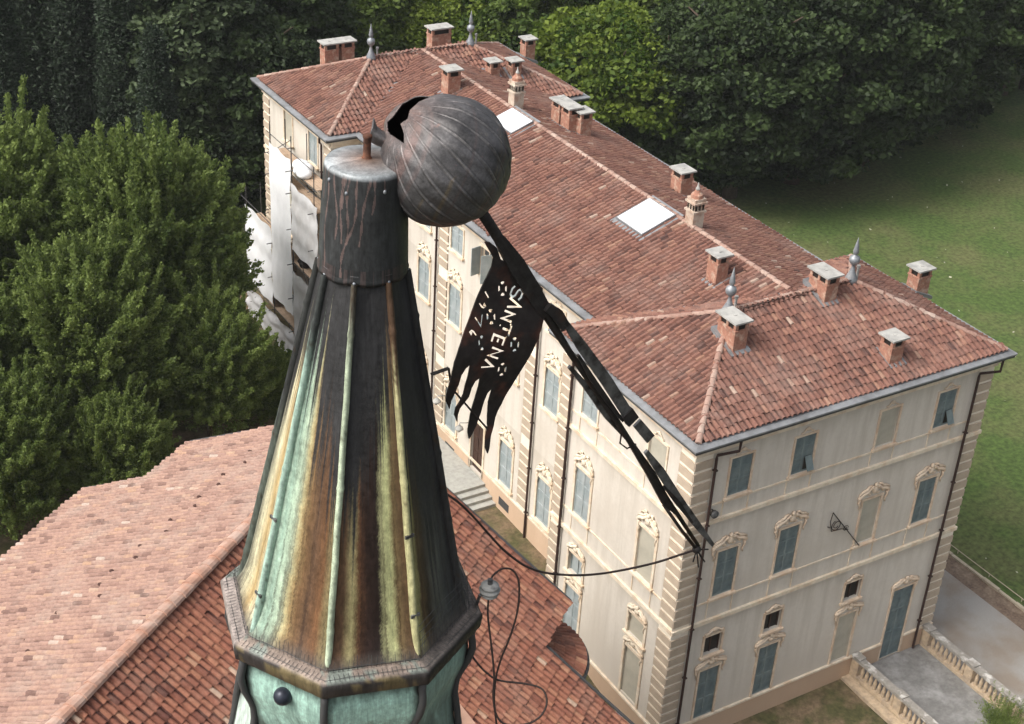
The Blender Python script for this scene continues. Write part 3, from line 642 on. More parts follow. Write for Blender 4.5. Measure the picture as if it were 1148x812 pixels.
# wrought iron bracket, wall lamp and vent on the end wall
mb = MB(); bk = [(7.1, 9.42), (8.98, 7.15)]
mb.bar((7.1, -.10, 9.42), (8.98, -.10, 7.15), .035)
def spiral(cx_, cz_, r0, turns, ph, y=-.1, n=26, dr=.6): return [(cx_+r0*(1-dr*i/n)*math.cos(ph+turns*6.283*i/n), y, cz_+r0*(1-dr*i/n)*math.sin(ph+turns*6.283*i/n)) for i in range(n+1)]
mb.tube(spiral(7.42, 8.72, .26, 1.6, 2.0), .018, 5); mb.tube([(7.1, -.1, 9.4), (7.05, -.1, 9.0), (7.2, -.1, 8.5), (7.7, -.1, 8.45), (8.1, -.1, 8.3)], .02, 5); mb.tube(spiral(7.95, 8.4, .14, 1.2, 0), .014, 5)
mb.tube([(7.05, .0, 8.7), (7.1, -.1, 8.7)], .02, 5); mb.tube([(8.9, .0, 7.24), (8.9, -.1, 7.24)], .02, 5)
mb.build('lamp_bracket', M['iron'], villa)
mb = MB(); mb.lathe([(.0, .0), (.14, .0), (.16, .12), (.12, .16), (0, .17)], (1.02, -.12, 11.4), (1, 0, 0), (0, 0, 1), (0, -1, 0), 12); mb.tube([(1.02, 0, 11.5), (1.02, -.14, 11.5)], .025, 6)
mb.build('wall_spotlight', M['gutter_dk'], villa, smooth=True)
for y, z in ((18.5, 4.05), (20.75, 4.3)):
    mb = MB(); mb.tube([(XM, y, z+.2), (XM-.45, y, z+.32), (XM-.5, y, z+.2)], .025, 6); mb.lathe([(.05, .2), (.2, .06), (.22, 0), (.1, -.06), (.06, -.16), (0, -.18)], (XM-.5, y, z), seg=10)
    mb.build('wall_lamp', M['slab'], villa, smooth=True)
# ---- chimneys, turrets, finials, skylights (placed on the roof planes they stand on)
def pave(side, p):
    hd = (p['y1']-p['y0'])/2; k = (ZR-ZE)/hd
    return {'s': ((p['x0'], p['y0'], ZE), (0, -k, 1)), 'n': ((p['x1'], p['y1'], ZE), (0, k, 1)), 'w': ((p['x0'], p['y0'], ZE), (-k, 0, 1)), 'e': ((p['x1'], p['y0'], ZE), (k, 0, 1))}[side]
MW_ = ((MX0, 0, ZE), (-kk, 0, 1)); ME_ = ((MX1, 0, ZE), (kk, 0, 1))
def chimney(px, plane, sx, sy, h, label=None, capm='slab', anchor='front'):
    """px: foot of the corner nearest the viewer (middle of the -Y face foot)"""
    q = hit(px, *plane) if len(px) == 2 else np.array(px, float); x0, x1 = q[0]-sx/2, q[0]+sx/2; y0, y1 = q[1], q[1]+sy; z = q[2]; zt = z+h
    mb = MB(); mb.box(x0, x1, y0, y1, z-.6, zt-.33)
    mb.box(x0-.03, x1+.03, y0-.03, y1+.03, zt-.36, zt-.29)
    for a in (x0, x1-.13):
        for b in (y0, y1-.13): mb.box(a, a+.13, b, b+.13, zt-.29, zt-.02)
    if sy > .8: mb.box(x0, x1, (y0+y1)/2-.06, (y0+y1)/2+.06, zt-.29, zt-.02)
    mb.box(x0-.03, x1+.03, y0-.03, y1+.03, zt-.04, zt)
    c = mb.build('chimney', M['brick'], villa)
    m2 = MB(); m2.box(x0-.11, x1+.11, y0-.11, y1+.11, zt+.001, zt+.07); m2.box(q[0]-.05, q[0]+.08, (y0+y1)/2-.05, (y0+y1)/2+.05, zt+.07, zt+.09); m2.build('chimney_cap', M['slab'], c)
    m3 = MB(); m3.box(x0+.05, x1-.05, y0+.05, y1-.05, zt-.30, zt-.1); m3.build('flue_opening', M['dark'], c)
    N = np.array(plane[1], float); N /= np.linalg.norm(N); m4 = MB()
    f = lambda x, y: plane[0][2]-((x-plane[0][0])*plane[1][0]+(y-plane[0][1])*plane[1][1])/plane[1][2]+.13
    e = .16; ring = [(x0-e, y0-e), (x1+e, y0-e), (x1+e, y1+e), (x0-e, y1+e)]
    m4.add([(x, y, f(x, y)) for x, y in ring], [(0, 1, 2, 3)]); m4.add([(x, y, f(x, y)) for x, y in ring]+[(x, y, f(x, y)-.15) for x, y in ring], [(0, 4, 5, 1), (1, 5, 6, 2), (2, 6, 7, 3), (3, 7, 4, 0)])
    if plane[1][1] <= 0: m4.build('flashing', M['gutter'], c)
chimney((828, 396), pave('s', P1), .60, 1.0, 1.25)
chimney((930, 341), pave('s', P1), .60, 1.0, 1.15)
chimney((1003, 410), pave('s', P1), .62, .62, 1.1)
chimney((1033, 331), pave('e', P1), .70, .62, 1.15)
chimney((808, 319), MW_, .55, .62, 1.2)
chimney((768, 222), ME_, .62, .75, 1.2)
chimney((509, 107), MW_, .7, .7, 1.25)
for px in ((632, 143), (643, 150), (656, 155)): chimney(px, ME_, .62, .72, 1.25)
chimney((555, 90), pave('s', P2), .55, .6, .95); chimney((579, 89), pave('s', P2), .55, .6, .95)
chimney((594, 68), pave('e', P2), .62, .62, 1.2)
chimney((9.0, 35.2, 16.28), pave('n', P2), 1.15, .62, 1.15)
chimney((3.0, 36.1, 15.95), pave('n', P2), .78, .62, 1.1); chimney((3.95, 36.1, 15.95), pave('n', P2), .7, .62, 1.1)
def turret(px, h=1.75):
    q = hit(px, (MXR, 0, ZM+.1), (-kk, 0, 1)); x, y, z = q[0]+.28, q[1]+.28, q[2]
    mb = MB()
    for a, b, s_ in ((-.5, .62, .27), (.62, .70, .33), (.70, 1.0, .25), (1.0, 1.08, .33), (1.08, 1.22, .28)): mb.box(x-s_, x+s_, y-s_, y+s_, z+a, z+b)
    for k in range(3):
        for s_ in (-1, 1): mb.box(x-.22+k*.18, x-.14+k*.18, y-.27, y-.251, z+.74, z+.95); mb.box(x-.27, x-.251, y-.22+k*.18, y-.14+k*.18, z+.74, z+.95)
    c = mb.build('ornate_chimney', M['brickpale'], villa)
    m2 = MB(); m2.lathe([(.27, 1.22), (.25, 1.36), (.14, 1.46), (.10, 1.55)], (x, y, z), seg=10); m2.build('terracotta_dome', M['brick'], c)
    m3 = MB(); m3.lathe([(.085, 1.54), (.10, 1.60), (.05, 1.70), (.015, 1.86), (0, 1.9)], (x, y, z), seg=8); m3.build('spike', M['slab'], c)
turret((776, 256)); turret((576, 120))
def finial(x, y, sc=1.0):
    z = ZR+.12; mb = MB()
    mb.lathe([(.27, -.15), (.25, .0), (.10, .34), (.065, .5), (.065, .56), (.10, .6), (.19, .70), (.215, .82), (.18, .94), (.08, 1.0), (.065, 1.04), (.11, 1.08), (.115, 1.18), (.075, 1.42), (.035, 1.62), (0, 1.78)], (x, y, z), seg=14)
    f = mb.build('roof_finial', M['lead'], villa, smooth=True)
    m2 = MB(); m2.tube([(x+.42, y+.12, z-.2), (x+.42, y+.12, z+.32)], .05, 8); m2.tube([(x+.42, y+.12, z+.32), (x+.42, y+.12, z+.42)], .075, 8); m2.build('vent_pipe', M['slab'], f)
hd = (P1['y1']-P1['y0'])/2
for p in (P1, P2): finial(p['x0']+hd, (p['y0']+p['y1'])/2); finial(p['x1']-hd, (p['y0']+p['y1'])/2)
def skylight(corners):
    q = [hit(c, (MX0, 0, ZE+.14), (-kk, 0, 1)) for c in corners]; c0 = sum(q)/4
    U = np.array((0, 1., 0)); V = np.array((1, 0, kk)); V /= np.linalg.norm(V); N = np.cross(V, U); N = N if N[2] > 0 else -N
    hu = (max(p[1] for p in q)-min(p[1] for p in q))/2; hv = max((p-c0) @ V for p in q)
    m4 = Matrix(((U[0], V[0], N[0], c0[0]), (U[1], V[1], N[1], c0[1]), (U[2], V[2], N[2], c0[2]), (0, 0, 0, 1)))
    mb = MB(); e = .17
    mb.box(-hu-e, hu+e, -hv-e*1.3, hv+e*1.6, -.04, -.015)
    for a, b, c, d in ((-hu, -hu+.07, -hv, hv), (hu-.07, hu, -hv, hv), (-hu+.07, hu-.07, -hv, -hv+.07), (-hu+.07, hu-.07, hv-.07, hv)): mb.box(a, b, c, d, -.014, .10)
    s_ = mb.build('skylight', M['gutter'], villa, world=m4)
    m2 = MB(); m2.box(-hu+.05, hu-.05, -hv+.05, hv-.05, .0, .105); m2.build('skylight_glass', M['skyglass'], s_, world=m4)
skylight([(694.5, 246), (729, 223.6), (753.7, 242.7), (720, 265)]); skylight([(557.7, 135), (575.5, 123), (594.7, 135), (569.5, 154.5)])
# entrance landing and steps in the courtyard
mb = MB(); st = empty('entrance_steps', (1.0, 17.2, 1.3), 'grey stone landing with three steps before the dark front door', 'steps')
mb.box(-.9, 1.74, 16.6, 22.5, 1.0, 1.95); mb.build('landing', M['stone'], st)
for k in range(3): q = MB(); q.box(.2, 1.74, 16.6-.34*(k+1), 16.6-.34*k-.002, .9, 1.95-.16*(k+1)); q.build('step', M['stone'], st)
# ------------------------------------------------------------------ terrace with balustrades
ter = empty('terrace', (12.1, -5, 0), 'grey paved terrace with two sandstone balustrades at the side door', 'terrace')
mb = MB(); mb.box(10.0, 14.3, -16, -.06, -1.6, .10); fl = mb.build('terrace_floor', M['terrace'], ter)
mb = MB()
for x0, x1 in ((9.72, 9.995), (14.305, 14.5)): mb.box(x0, x1, -16, -.06, -1.6, .06)
mb.box(9.55, 9.72, -16, -.06, -.12, .06)
mb.build('terrace_wall', M['sandstone'], ter)
def balustrade(x):
    y = -.1; base = .13
    ra = MB(); ra.box(x-.16, x+.16, -16, -.07, .101, .24); ra.build('base_rail', M['sandstone'], ter)
    cp = MB(); cp.box(x-.17, x+.17, -16, -.07, .98, 1.10); cp.build('coping', M['capstone'], ter)
    prof = [(.06, .24), (.075, .27), (.05, .32), (.085, .48), (.09, .56), (.055, .74), (.04, .84), (.07, .9), (.075, .979)]
    me = None; yy = -.07; k = 0
    while yy > -15.5:
        pm = MB(); pm.box(x-.15, x+.15, yy-.42, yy, .241, .979); pm.box(x-.165, x+.165, yy-.36, yy-.06, .34, .88); pm.build('pedestal', M['sandstone'], ter)
        pc = MB(); pc.box(x-.20, x+.20, yy-.46, yy+.02, 1.101, 1.17); pc.build('pedestal_cap', M['capstone'], ter)
        for i in range(8):
            if me is None:
                bm_ = MB(); bm_.lathe(prof, seg=10); me = bm_.mesh('baluster', True); me.materials.append(M['sandstone'])
            yb_ = yy-.42-.17-i*.255
            if yb_ > -15.6: link_mesh('baluster', me, None, ter, Matrix.Translation((x, yb_, 0)))
        yy -= .42+8*.255+.09
balustrade(10.12); balustrade(14.18)
# lawn edging with a low wire rail
ed = empty('path_edging', (20.12, 2, 0), 'low stone edging with a thin rail between gravel path and lawn', 'edging')
mb = MB()
yy = -38.
while yy < 40: mb.box(20.02+random.Random(yy).uniform(-.02, .02), 20.18, yy, yy+.98, -.1, .09+random.Random(yy+1).uniform(-.02, .03)); yy += 1.0
mb.build('edging_stone', M['edging'], ed)
mb = MB(); mb.tube([(20.5, -38, .16), (20.5, 40, .16)], .022, 6)
for y in np.arange(-38, 40, 2.0): mb.tube([(20.5, y, -.1), (20.5, y, .17)], .025, 6)
mb.build('rail', M['edging'], ed)
# ------------------------------------------------------------------ scaffold on the far pavilion
sc = empty('scaffold', (-.8, 34, 1.3), 'tube scaffold hung with white sheets on the far pavilion front', 'scaffold')
mb = MB(); ys = [29.2, 31.9, 34.6, 38.2]; tops = [13.6, 14.2, 14.0, 9]
for x in (-1.2, -.35):
    for y, tz in zip(ys, tops): mb.tube([(x, y, .8), (x, y, tz)], .027, 6)
for z in (3.2, 5.2, 7.2, 9.2, 11.2, 12.4):
    for x in (-1.2,):
        mb.tube([(x, 28.9, z), (x, (39 if z < 8.5 else 35), z)], .024, 6); mb.tube([(x, 28.9, z+.95), (x, (38.9 if z < 7.5 else 35), z+.95)], .022, 6)
    for y in ys[:(4 if z < 8.5 else 3)]: mb.tube([(-1.55, y, z-.05), (.1, y, z-.05)], .024, 6)
mb.tube([(-1.2, 31.9, 9.2), (-1.2, 29.2, 5.2)], .02, 6); mb.tube([(-1.2, 34.6, 12.3), (-1.2, 31.9, 14.0)], .02, 6)
mb.build('pole', M['gutter_dk'], sc)
mb = MB()
for z in (3.2, 5.2, 7.2, 9.2, 11.2, 12.4):
    for k in range(3): mb.box(-1.15+k*.27, -.90+k*.27, 29.0, (38.2 if z < 8 else 34.6), z, z+.05)
mb.build('plank', M['plank'], sc)
def sheet(y0, y1, z0, z1, m, seed, x=-1.27, amp=.03):
    n, k = 16, 22; rnd = random.Random(seed); ph = [rnd.uniform(0, 6) for _ in range(4)]
    vs = [(x+amp*math.sin(i*1.3+ph[0]+j*.2)*math.sin(j*.6+ph[1])-.03*math.sin(j*.9+ph[2]), y0+(y1-y0)*i/n, z0+(z1-z0)*j/k+.06*math.sin(i*.7+ph[3])) for j in range(k+1) for i in range(n+1)]
    mb = MB(); mb.add(vs, [(j*(n+1)+i, j*(n+1)+i+1, (j+1)*(n+1)+i+1, (j+1)*(n+1)+i) for j in range(k) for i in range(n)])
    mb.build('sheet', M[m], sc, smooth=True)
sheet(31.95, 34.6, 4.0, 12.9, 'sheet', 1); sheet(34.62, 38.2, 3.4, 8.0, 'sheet', 2)
sheet(28.7, 31.85, 8.0, 11.7, 'sheet_grey', 3); sheet(28.7, 31.85, 1.5, 6.8, 'sheet_grey', 4); sheet(31.2, 38.3, .9, 3.0, 'sheet_grey', 5, -1.35, .08)
mb = MB(); mb.lathe([(.0, 0), (.28, 0), (.36, .28), (.40, .30), (.36, .31), (.30, .12), (0, .12)], (-.85, 31.2, 7.25), seg=16)
tag(mb.build('tub', M['dark'], smooth=True), 'round black builders tub standing on a scaffold plank', 'tub')
mb = MB(); rnd = random.Random(4)
for k in range(9): mb.blob((-.95+rnd.uniform(-.15, .15), 30.6+k*.14, 12.62+rnd.uniform(0, .2)), (.38, .3, .2+rnd.uniform(0, .12)), 10, 6)
tag(mb.build('tarpaulin', M['sheet'], smooth=True), 'crumpled white tarpaulin heaped on the top scaffold deck', 'tarpaulin')
# ------------------------------------------------------------------ chapel roof below the spire
ZC = 17.0; az = R(53.2); H3 = np.array((math.sin(az), math.cos(az), 0.)); DR = np.array((H3[1], -H3[0], 0.)); TR, TL = math.tan(R(33.5)), math.tan(R(25.5))
AP = hz((403, 464), ZC)                                # apex of the gable end
VR = DR-np.array((0, 0, TR)); VL = -DR-np.array((0, 0, TL))
NR = np.cross(VR, -H3); NR = NR if NR[2] > 0 else -NR
NL = np.cross(VL, H3); NL = NL if NL[2] > 0 else -NL
chapel = empty('chapel', tuple(AP*np.array((1, 1, 0))), 'chapel with a stepped terracotta tiled saddle roof below the copper spire', 'chapel')
def ab(px, N, Vd):                                     # roof coordinates (a back along the ridge, b down the slope, horizontal metres)
    q = hit(px, AP, N)-AP; return -(q @ H3), abs(q @ DR)
rc = [ab(p, NR, VR) for p in ((637, 675), (605, 722), (688, 806))]; lc = [ab(p, NL, VL) for p in ((215, 497), (170, 535), (95, 553), (0, 627))]
tr_, tl_, dk, cp_ = MB(), MB(), MB(), MB()
LA = 34
bR = [(0, rc[0][1]), (rc[1][0], rc[2][1]+1.5)]; aR = rc[1][0]
bL1, aL1, bL2 = (lc[0][1]+lc[1][1])/2, (lc[1][0]+lc[2][0])/2, (lc[2][1]+lc[3][1])/2
def field(mbt, Vd, sgn, keep_ab, rs, pale):
    Vu = -Vd/np.linalg.norm(Vd); cosv = 1/np.linalg.norm(Vd); B = 14.0
    B = (math.floor(14.0*math.sqrt(1+(TR if sgn > 0 else TL)**2)/.36))*.36*cosv
    O = AP+Vd*B+(-H3*LA if sgn > 0 else 0); U = H3 if sgn > 0 else -H3
    def keep(u, v):
        a = LA-u if sgn > 0 else u; b = B-v*cosv; return a > -.1 and b > .1 and keep_ab(a, b)
    tile_field(mbt, None, O, U, Vu, LA, B/cosv, keep, pitch=.215, row=.36, rs=rs, pale=pale)
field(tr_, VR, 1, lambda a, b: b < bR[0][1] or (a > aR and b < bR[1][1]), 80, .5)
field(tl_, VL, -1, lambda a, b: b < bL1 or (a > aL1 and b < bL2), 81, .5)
def rp(a, b, Vd, up=0): return AP-H3*a+Vd*b+np.array((0, 0, up))
for Vd, pts in ((VR, [(0, 0), (0, bR[0][1]), (aR, bR[0][1]), (aR, bR[1][1]), (LA, bR[1][1]), (LA, 0)]), (VL, [(0, 0), (0, bL1), (aL1, bL1), (aL1, bL2), (LA, bL2), (LA, 0)])):
    top = [rp(a, b, Vd) for a, b in pts]; low = [q-np.array((0, 0, .18)) for q in top]; n = len(pts)
    dk.add(top+low, [tuple(range(n)), tuple(range(n, 2*n))[::-1]]+[(i, (i+1) % n, n+(i+1) % n, n+i) for i in range(n)])
ridge_caps(cp_, rp(LA, 0, VR, .12), rp(0, 0, VR, .12), .19, 90, .42, .35)
r1 = tr_.build('roof_slope', M['tile_old'], chapel, tint=True); r2 = tl_.build('sunlit_roof_slope', M['tile_pale'], chapel, tint=True)
dk.build('roof_deck', M['deck'], chapel); cp_.build('ridge_tiles', mat('ridge_clay', (.40, .23, .165), .9, n1=2.5, var=.25, second=(.46, .33, .27), s2=1.5), chapel)
# vent holes in pairs on the paler slope: dark blobs for their shaded insides
M['venthole'] = mat('vent_hole_dark', (.07, .035, .028), .9)
for px in ((29, 718), (31, 730), (64, 687), (67, 700), (112, 655), (112, 668), (125, 640), (152, 625), (157, 612), (186, 596), (191, 583), (219, 567), (223, 557), (245, 543), (250, 532), (275, 518), (280, 506)):
    q = hit(px, AP+np.array((0, 0, .14)), NL); mb = MB(); mb.blob(q, (.075, .075, .035), 6, 4); mb.build('vent_hole', M['venthole'], chapel)
# verge boards and leaded edges
mb = MB()
for Vd, pts in ((VR, [(0, 0), (0, bR[0][1]), (aR, bR[0][1]), (aR, bR[1][1]), (LA, bR[1][1])]), (VL, [(0, 0), (0, bL1), (aL1, bL1), (aL1, bL2), (LA, bL2)])):
    for (a, b), (c, d_) in zip(pts, pts[1:]): mb.tube([rp(a-.1, b+.05, Vd, .03), rp(c-.1, d_+.05, Vd, .03)], .05, 6)
mb.build('verge_flashing', M['gutter_dk'], chapel)
# walls
mb = MB(); ins_ = .5
def wallq(p, q):
    a, b = np.array(p, float), np.array(q, float); mb.add([(a[0], a[1], -1.2), (b[0], b[1], -1.2), tuple(b-np.array((0, 0, .2))), tuple(a-np.array((0, 0, .2)))], [(0, 1, 2, 3)])
poly = [rp(ins_, bL1-ins_, VL), rp(ins_, 0, VR), rp(ins_, bR[0][1]-ins_, VR), rp(aR+ins_, bR[0][1]-ins_, VR), rp(aR+ins_, bR[1][1]-ins_, VR), rp(LA-1, bR[1][1]-ins_, VR), rp(LA-1, 0, VR), rp(LA-1, bL2-ins_, VL), rp(aL1+ins_, bL2-ins_, VL), rp(aL1+ins_, bL1-ins_, VL)]
for a, b in zip(poly, poly[1:]+poly[:1]): wallq(a, b)
mb.build('wall', M['plinth'], chapel)
# round apse with a half cone of tiles in the re-entrant corner
pc = rp(aR, bR[0][1], VR); zA = pc[2]-.75
cen = hz((582, 706), zA+.55); rim = hz((657, 738), zA-.55); RA = np.linalg.norm((rim-cen)[:2]); cz = zA+.55
ap_t = MB(); ap_d = MB(); rnd = random.Random(3); nA = 44; drop = 1.1
a0 = math.atan2(rim[1]-cen[1], rim[0]-cen[0])
pt = lambda an, t, up=0: np.array((cen[0]+RA*t*math.cos(an), cen[1]+RA*t*math.sin(an), cz-drop*t+up))
for i in range(nA):
    an = a0-2.2+4.4*i/nA; an2 = a0-2.2+4.4*(i+1)/nA; am = (an+an2)/2; nrow = int(RA/.34)
    ap_d.add([pt(0, 0), pt(an, 1), pt(an2, 1)], [(0, 1, 2)])
    for j in range(nrow):
        t0, t1 = (j+1.08)/nrow, (j-.08)/nrow if j else .04
        if j < nrow*.35 and i % 2: continue
        wd = (an2-an)*(.42 if j >= nrow*.35 else .8)
        vs = [pt(am+wd*s_, t, up+.05+(.035 if t == t0 else 0)) for t in (t0, t1) for s_, up in ((-1, 0), (-.5, .07), (.5, .07), (1, 0))]
        ap_t.add(vs, [(k, 4+k, 5+k, k+1) for k in range(3)]+[(0, 1, 2, 3)], 0, min(1, max(0, rnd.gauss(.42, .2))))
        if j >= nrow*.35: ap_t.add([pt(an2-(an2-an)*.2, t0, .03), pt(an2+(an2-an)*.2, t0, .03), pt(an2+(an2-an)*.2, t1, .03), pt(an2-(an2-an)*.2, t1, .03)], [(0, 1, 2, 3)], 0, .2)
apse = ap_t.build('apse_roof', M['tile_old'], chapel, tint=True); ap_d.build('apse_deck', M['deck'], apse)
mb = MB(); mb.tube([pt(a0-2.2+4.4*i/40, 1.03, .0) for i in range(41)], .05, 6); mb.build('apse_gutter', M['gutter_dk'], apse)
mb = MB()
for i in range(40):
    b0, b1 = a0-2.2+4.4*i/40, a0-2.2+4.4*(i+1)/40
    p, q = pt(b0, .93, -.05), pt(b1, .93, -.05); mb.add([(p[0], p[1], -1.2), (q[0], q[1], -1.2), tuple(q), tuple(p)], [(0, 1, 2, 3)])
mb.build('apse_wall', M['plinth'], apse)
# leaded lower roof beside the verge
q0 = rp(aR+4.5, bR[1][1]+.1, VR, -.5)
cA, cB, cC, cD = hz((640, 775), q0[2]), hz((697, 801), q0[2]), hz((700, 830), q0[2]), hz((640, 830), q0[2])
mb = MB(); tp = [cA, cB, cC, cD]; mb.add(tp+[p-np.array((0, 0, .15)) for p in tp], [(3, 2, 1, 0), (0, 1, 5, 4), (1, 2, 6, 5), (2, 3, 7, 6), (3, 0, 4, 7)])
mb.add([p-np.array((0, 0, .15)) for p in tp]+[np.array((p[0], p[1], -1.2)) for p in tp], [(0, 1, 5, 4), (1, 2, 6, 5), (2, 3, 7, 6), (3, 0, 4, 7)])
mb.build('leaded_porch', M['lead'], chapel)
# ------------------------------------------------------------------ spire
rh = np.array((CR[0], CR[1], 0)); rh /= np.linalg.norm(rh); fh = np.array((CF[0], CF[1], 0)); fh /= np.linalg.norm(fh)
TOP = CP+ray((411, 182))*8.5
AX = np.array((0, 0, 1.))+rh*.028; AX /= np.linalg.norm(AX); E1 = rh-AX*(rh @ AX); E1 /= np.linalg.norm(E1); E2 = np.cross(AX, E1)
PH = R(-6)
foot = TOP-AX*(TOP[2]/AX[2])
spire = empty('church_spire', tuple(foot), 'octagonal copper church spire streaked green, ochre and black with a lead cap', 'spire')
def T3(h, r_, an): return TOP+AX*h+r_*(math.cos(an)*E1+math.sin(an)*E2)
def set_cols(me, cols):
    a = me.attributes.new('patina', 'FLOAT_COLOR', 'POINT'); c = np.ones((len(cols), 4), np.float32); c[:, :3] = np.clip(cols, 0.004, .9); a.data.foreach_set('color', c.ravel())
def vnoise(x, seed):                                   # smooth 1-D value noise
    rng = np.random.default_rng(seed); t = rng.random(512); i = np.floor(x).astype(int); f = x-i; f = f*f*(3-2*f); return t[i % 512]*(1-f)+t[(i+1) % 512]*f
def fb(x, seed): return (vnoise(x, seed)*.5+vnoise(x*2.1, seed+1)*.3+vnoise(x*4.7, seed+2)*.2)
L_ = lambda c: np.array(lin(c))*.86
DK = L_((50, 50, 51))
PAT = {   # panel between vertex k and k+1: across stops (u, colour, height up to which the colour reaches)
 5: [(0, (180, 201, 178), .60), (.12, (164, 192, 172), .68), (.28, (185, 201, 174), .66), (.36, (187, 176, 133), .62), (.43, (149, 126, 87), .58), (.52, (116, 89, 61), .50), (.66, (99, 75, 56), .48), (.82, (116, 82, 54), .40), (.93, (140, 128, 92), .34), (1, (84, 84, 62), .3)],
 6: [(0, (99, 71, 49), .38), (.13, (105, 80, 59), .36), (.24, (170, 161, 115), .26), (.32, (103, 71, 49), .42), (.42, (54, 39, 33), .48), (.58, (45, 34, 30), .52), (.65, (180, 180, 133), .42), (.74, (198, 201, 146), .56), (.82, (131, 112, 77), .60), (.90, (108, 87, 63), .66), (1, (99, 75, 54), .7)],
 7: [(0, (129, 114, 73), .5), (.10, (176, 171, 117), .34), (.22, (99, 82, 56), .40), (.36, (60, 52, 44), .4), (.5, (95, 96, 87), .12), (.75, (66, 69, 68), .2), (1, (58, 58, 58), .2)],  # ochre runs, plus the right side's shade laid in as dark grey
 4: [(0, (120, 124, 112), .5), (.3, (221, 214, 178), .66), (.6, (180, 154, 106), .60), (.85, (219, 212, 180), .56), (1, (158, 169, 149), .6)]}
R0, RT, HB, HT = .736, .246, -3.09, -.60
for k in range(8):
    nu, nv = 110, 260; st = PAT.get(k, PAT[[5, 6, 7, 4][k % 4]]); us = np.linspace(0, 1, nu+1); vs_ = np.linspace(0, 1, nv+1); UU, VV = np.meshgrid(us, vs_)
    pts = np.zeros((nv+1, nu+1, 3)); a0_, a1_ = PH+k*math.pi/4, PH+(k+1)*math.pi/4
    for j, v in enumerate(vs_):
        flare = .045*max(0, 1-v/.10)**2
        h = HB+(HT-HB)*v; rr = R0+(RT-R0)*v+flare; A, B = T3(h, rr, a0_), T3(h, rr, a1_); pts[j] = A[None]*(1-us[:, None])+B[None]*us[:, None]
    nrm = (math.cos((a0_+a1_)/2)*E1+math.sin((a0_+a1_)/2)*E2); rng = np.random.default_rng(k)
    dent = (np.sin(UU*7+VV*9+k)*np.sin(VV*23+k*2)*.0035)*np.sin(UU*math.pi); pts += dent[..., None]*nrm
    wob = (fb(VV*5+k*3, 10+k)-.5)*.08*(1-VV*.4)+(fb(VV*40+UU*6, 30+k)-.5)*.05+(np.random.default_rng(k+5).random(UU.shape)-.5)*.035
    u2 = np.clip(UU+wob*np.sin(UU*math.pi), 0, 1)
    su = np.array([s_[0] for s_ in st]); sc_ = np.array([L_(s_[1]) for s_ in st]); sh = np.array([s_[2] for s_ in st])
    col = np.stack([np.interp(u2, su, sc_[:, c]) for c in range(3)], -1); reach = np.interp(u2, su, sh)
    reach = reach+(fb(UU*30+k*7, 50+k)-.5)*.50+(np.random.default_rng(k+9).random(UU.shape)-.5)*.06; m_ = np.clip((reach+.04-VV)/.20+.5, 0, 1); m_ = m_*m_*(3-2*m_)
    streak = np.clip((fb(UU*34+wob*20+k, 70+k)-.60)*6, 0, 1)*np.clip(1.1-VV*1.3, 0, 1)     # dark runs
    darks = DK*(.8+.55*fb(UU*12+VV*4, 90+k)[..., None])
    c = darks*(1-m_[..., None])+col*m_[..., None]; c = c*(1-.6*streak[..., None])+L_((60, 44, 34))*.6*streak[..., None]
    edge = np.clip(1-np.minimum(UU, 1-UU)/.05, 0, 1)*.6; c = c*(1-edge[..., None])+L_((42, 46, 42))*edge[..., None]
    base = np.clip(1-VV/.035, 0, 1)*.75; c = c*(1-base[..., None])+L_((96, 90, 84))*base[..., None]
    idx = np.arange((nv+1)*(nu+1)).reshape(nv+1, nu+1); F = np.stack([idx[:-1, :-1], idx[:-1, 1:], idx[1:, 1:], idx[1:, :-1]], -1).reshape(-1, 4)
    me = np_mesh('cone_panel', pts.reshape(-1, 3), F, True); set_cols(me, c.reshape(-1, 3)); link_mesh('cone_panel', me, M['patina'], spire)
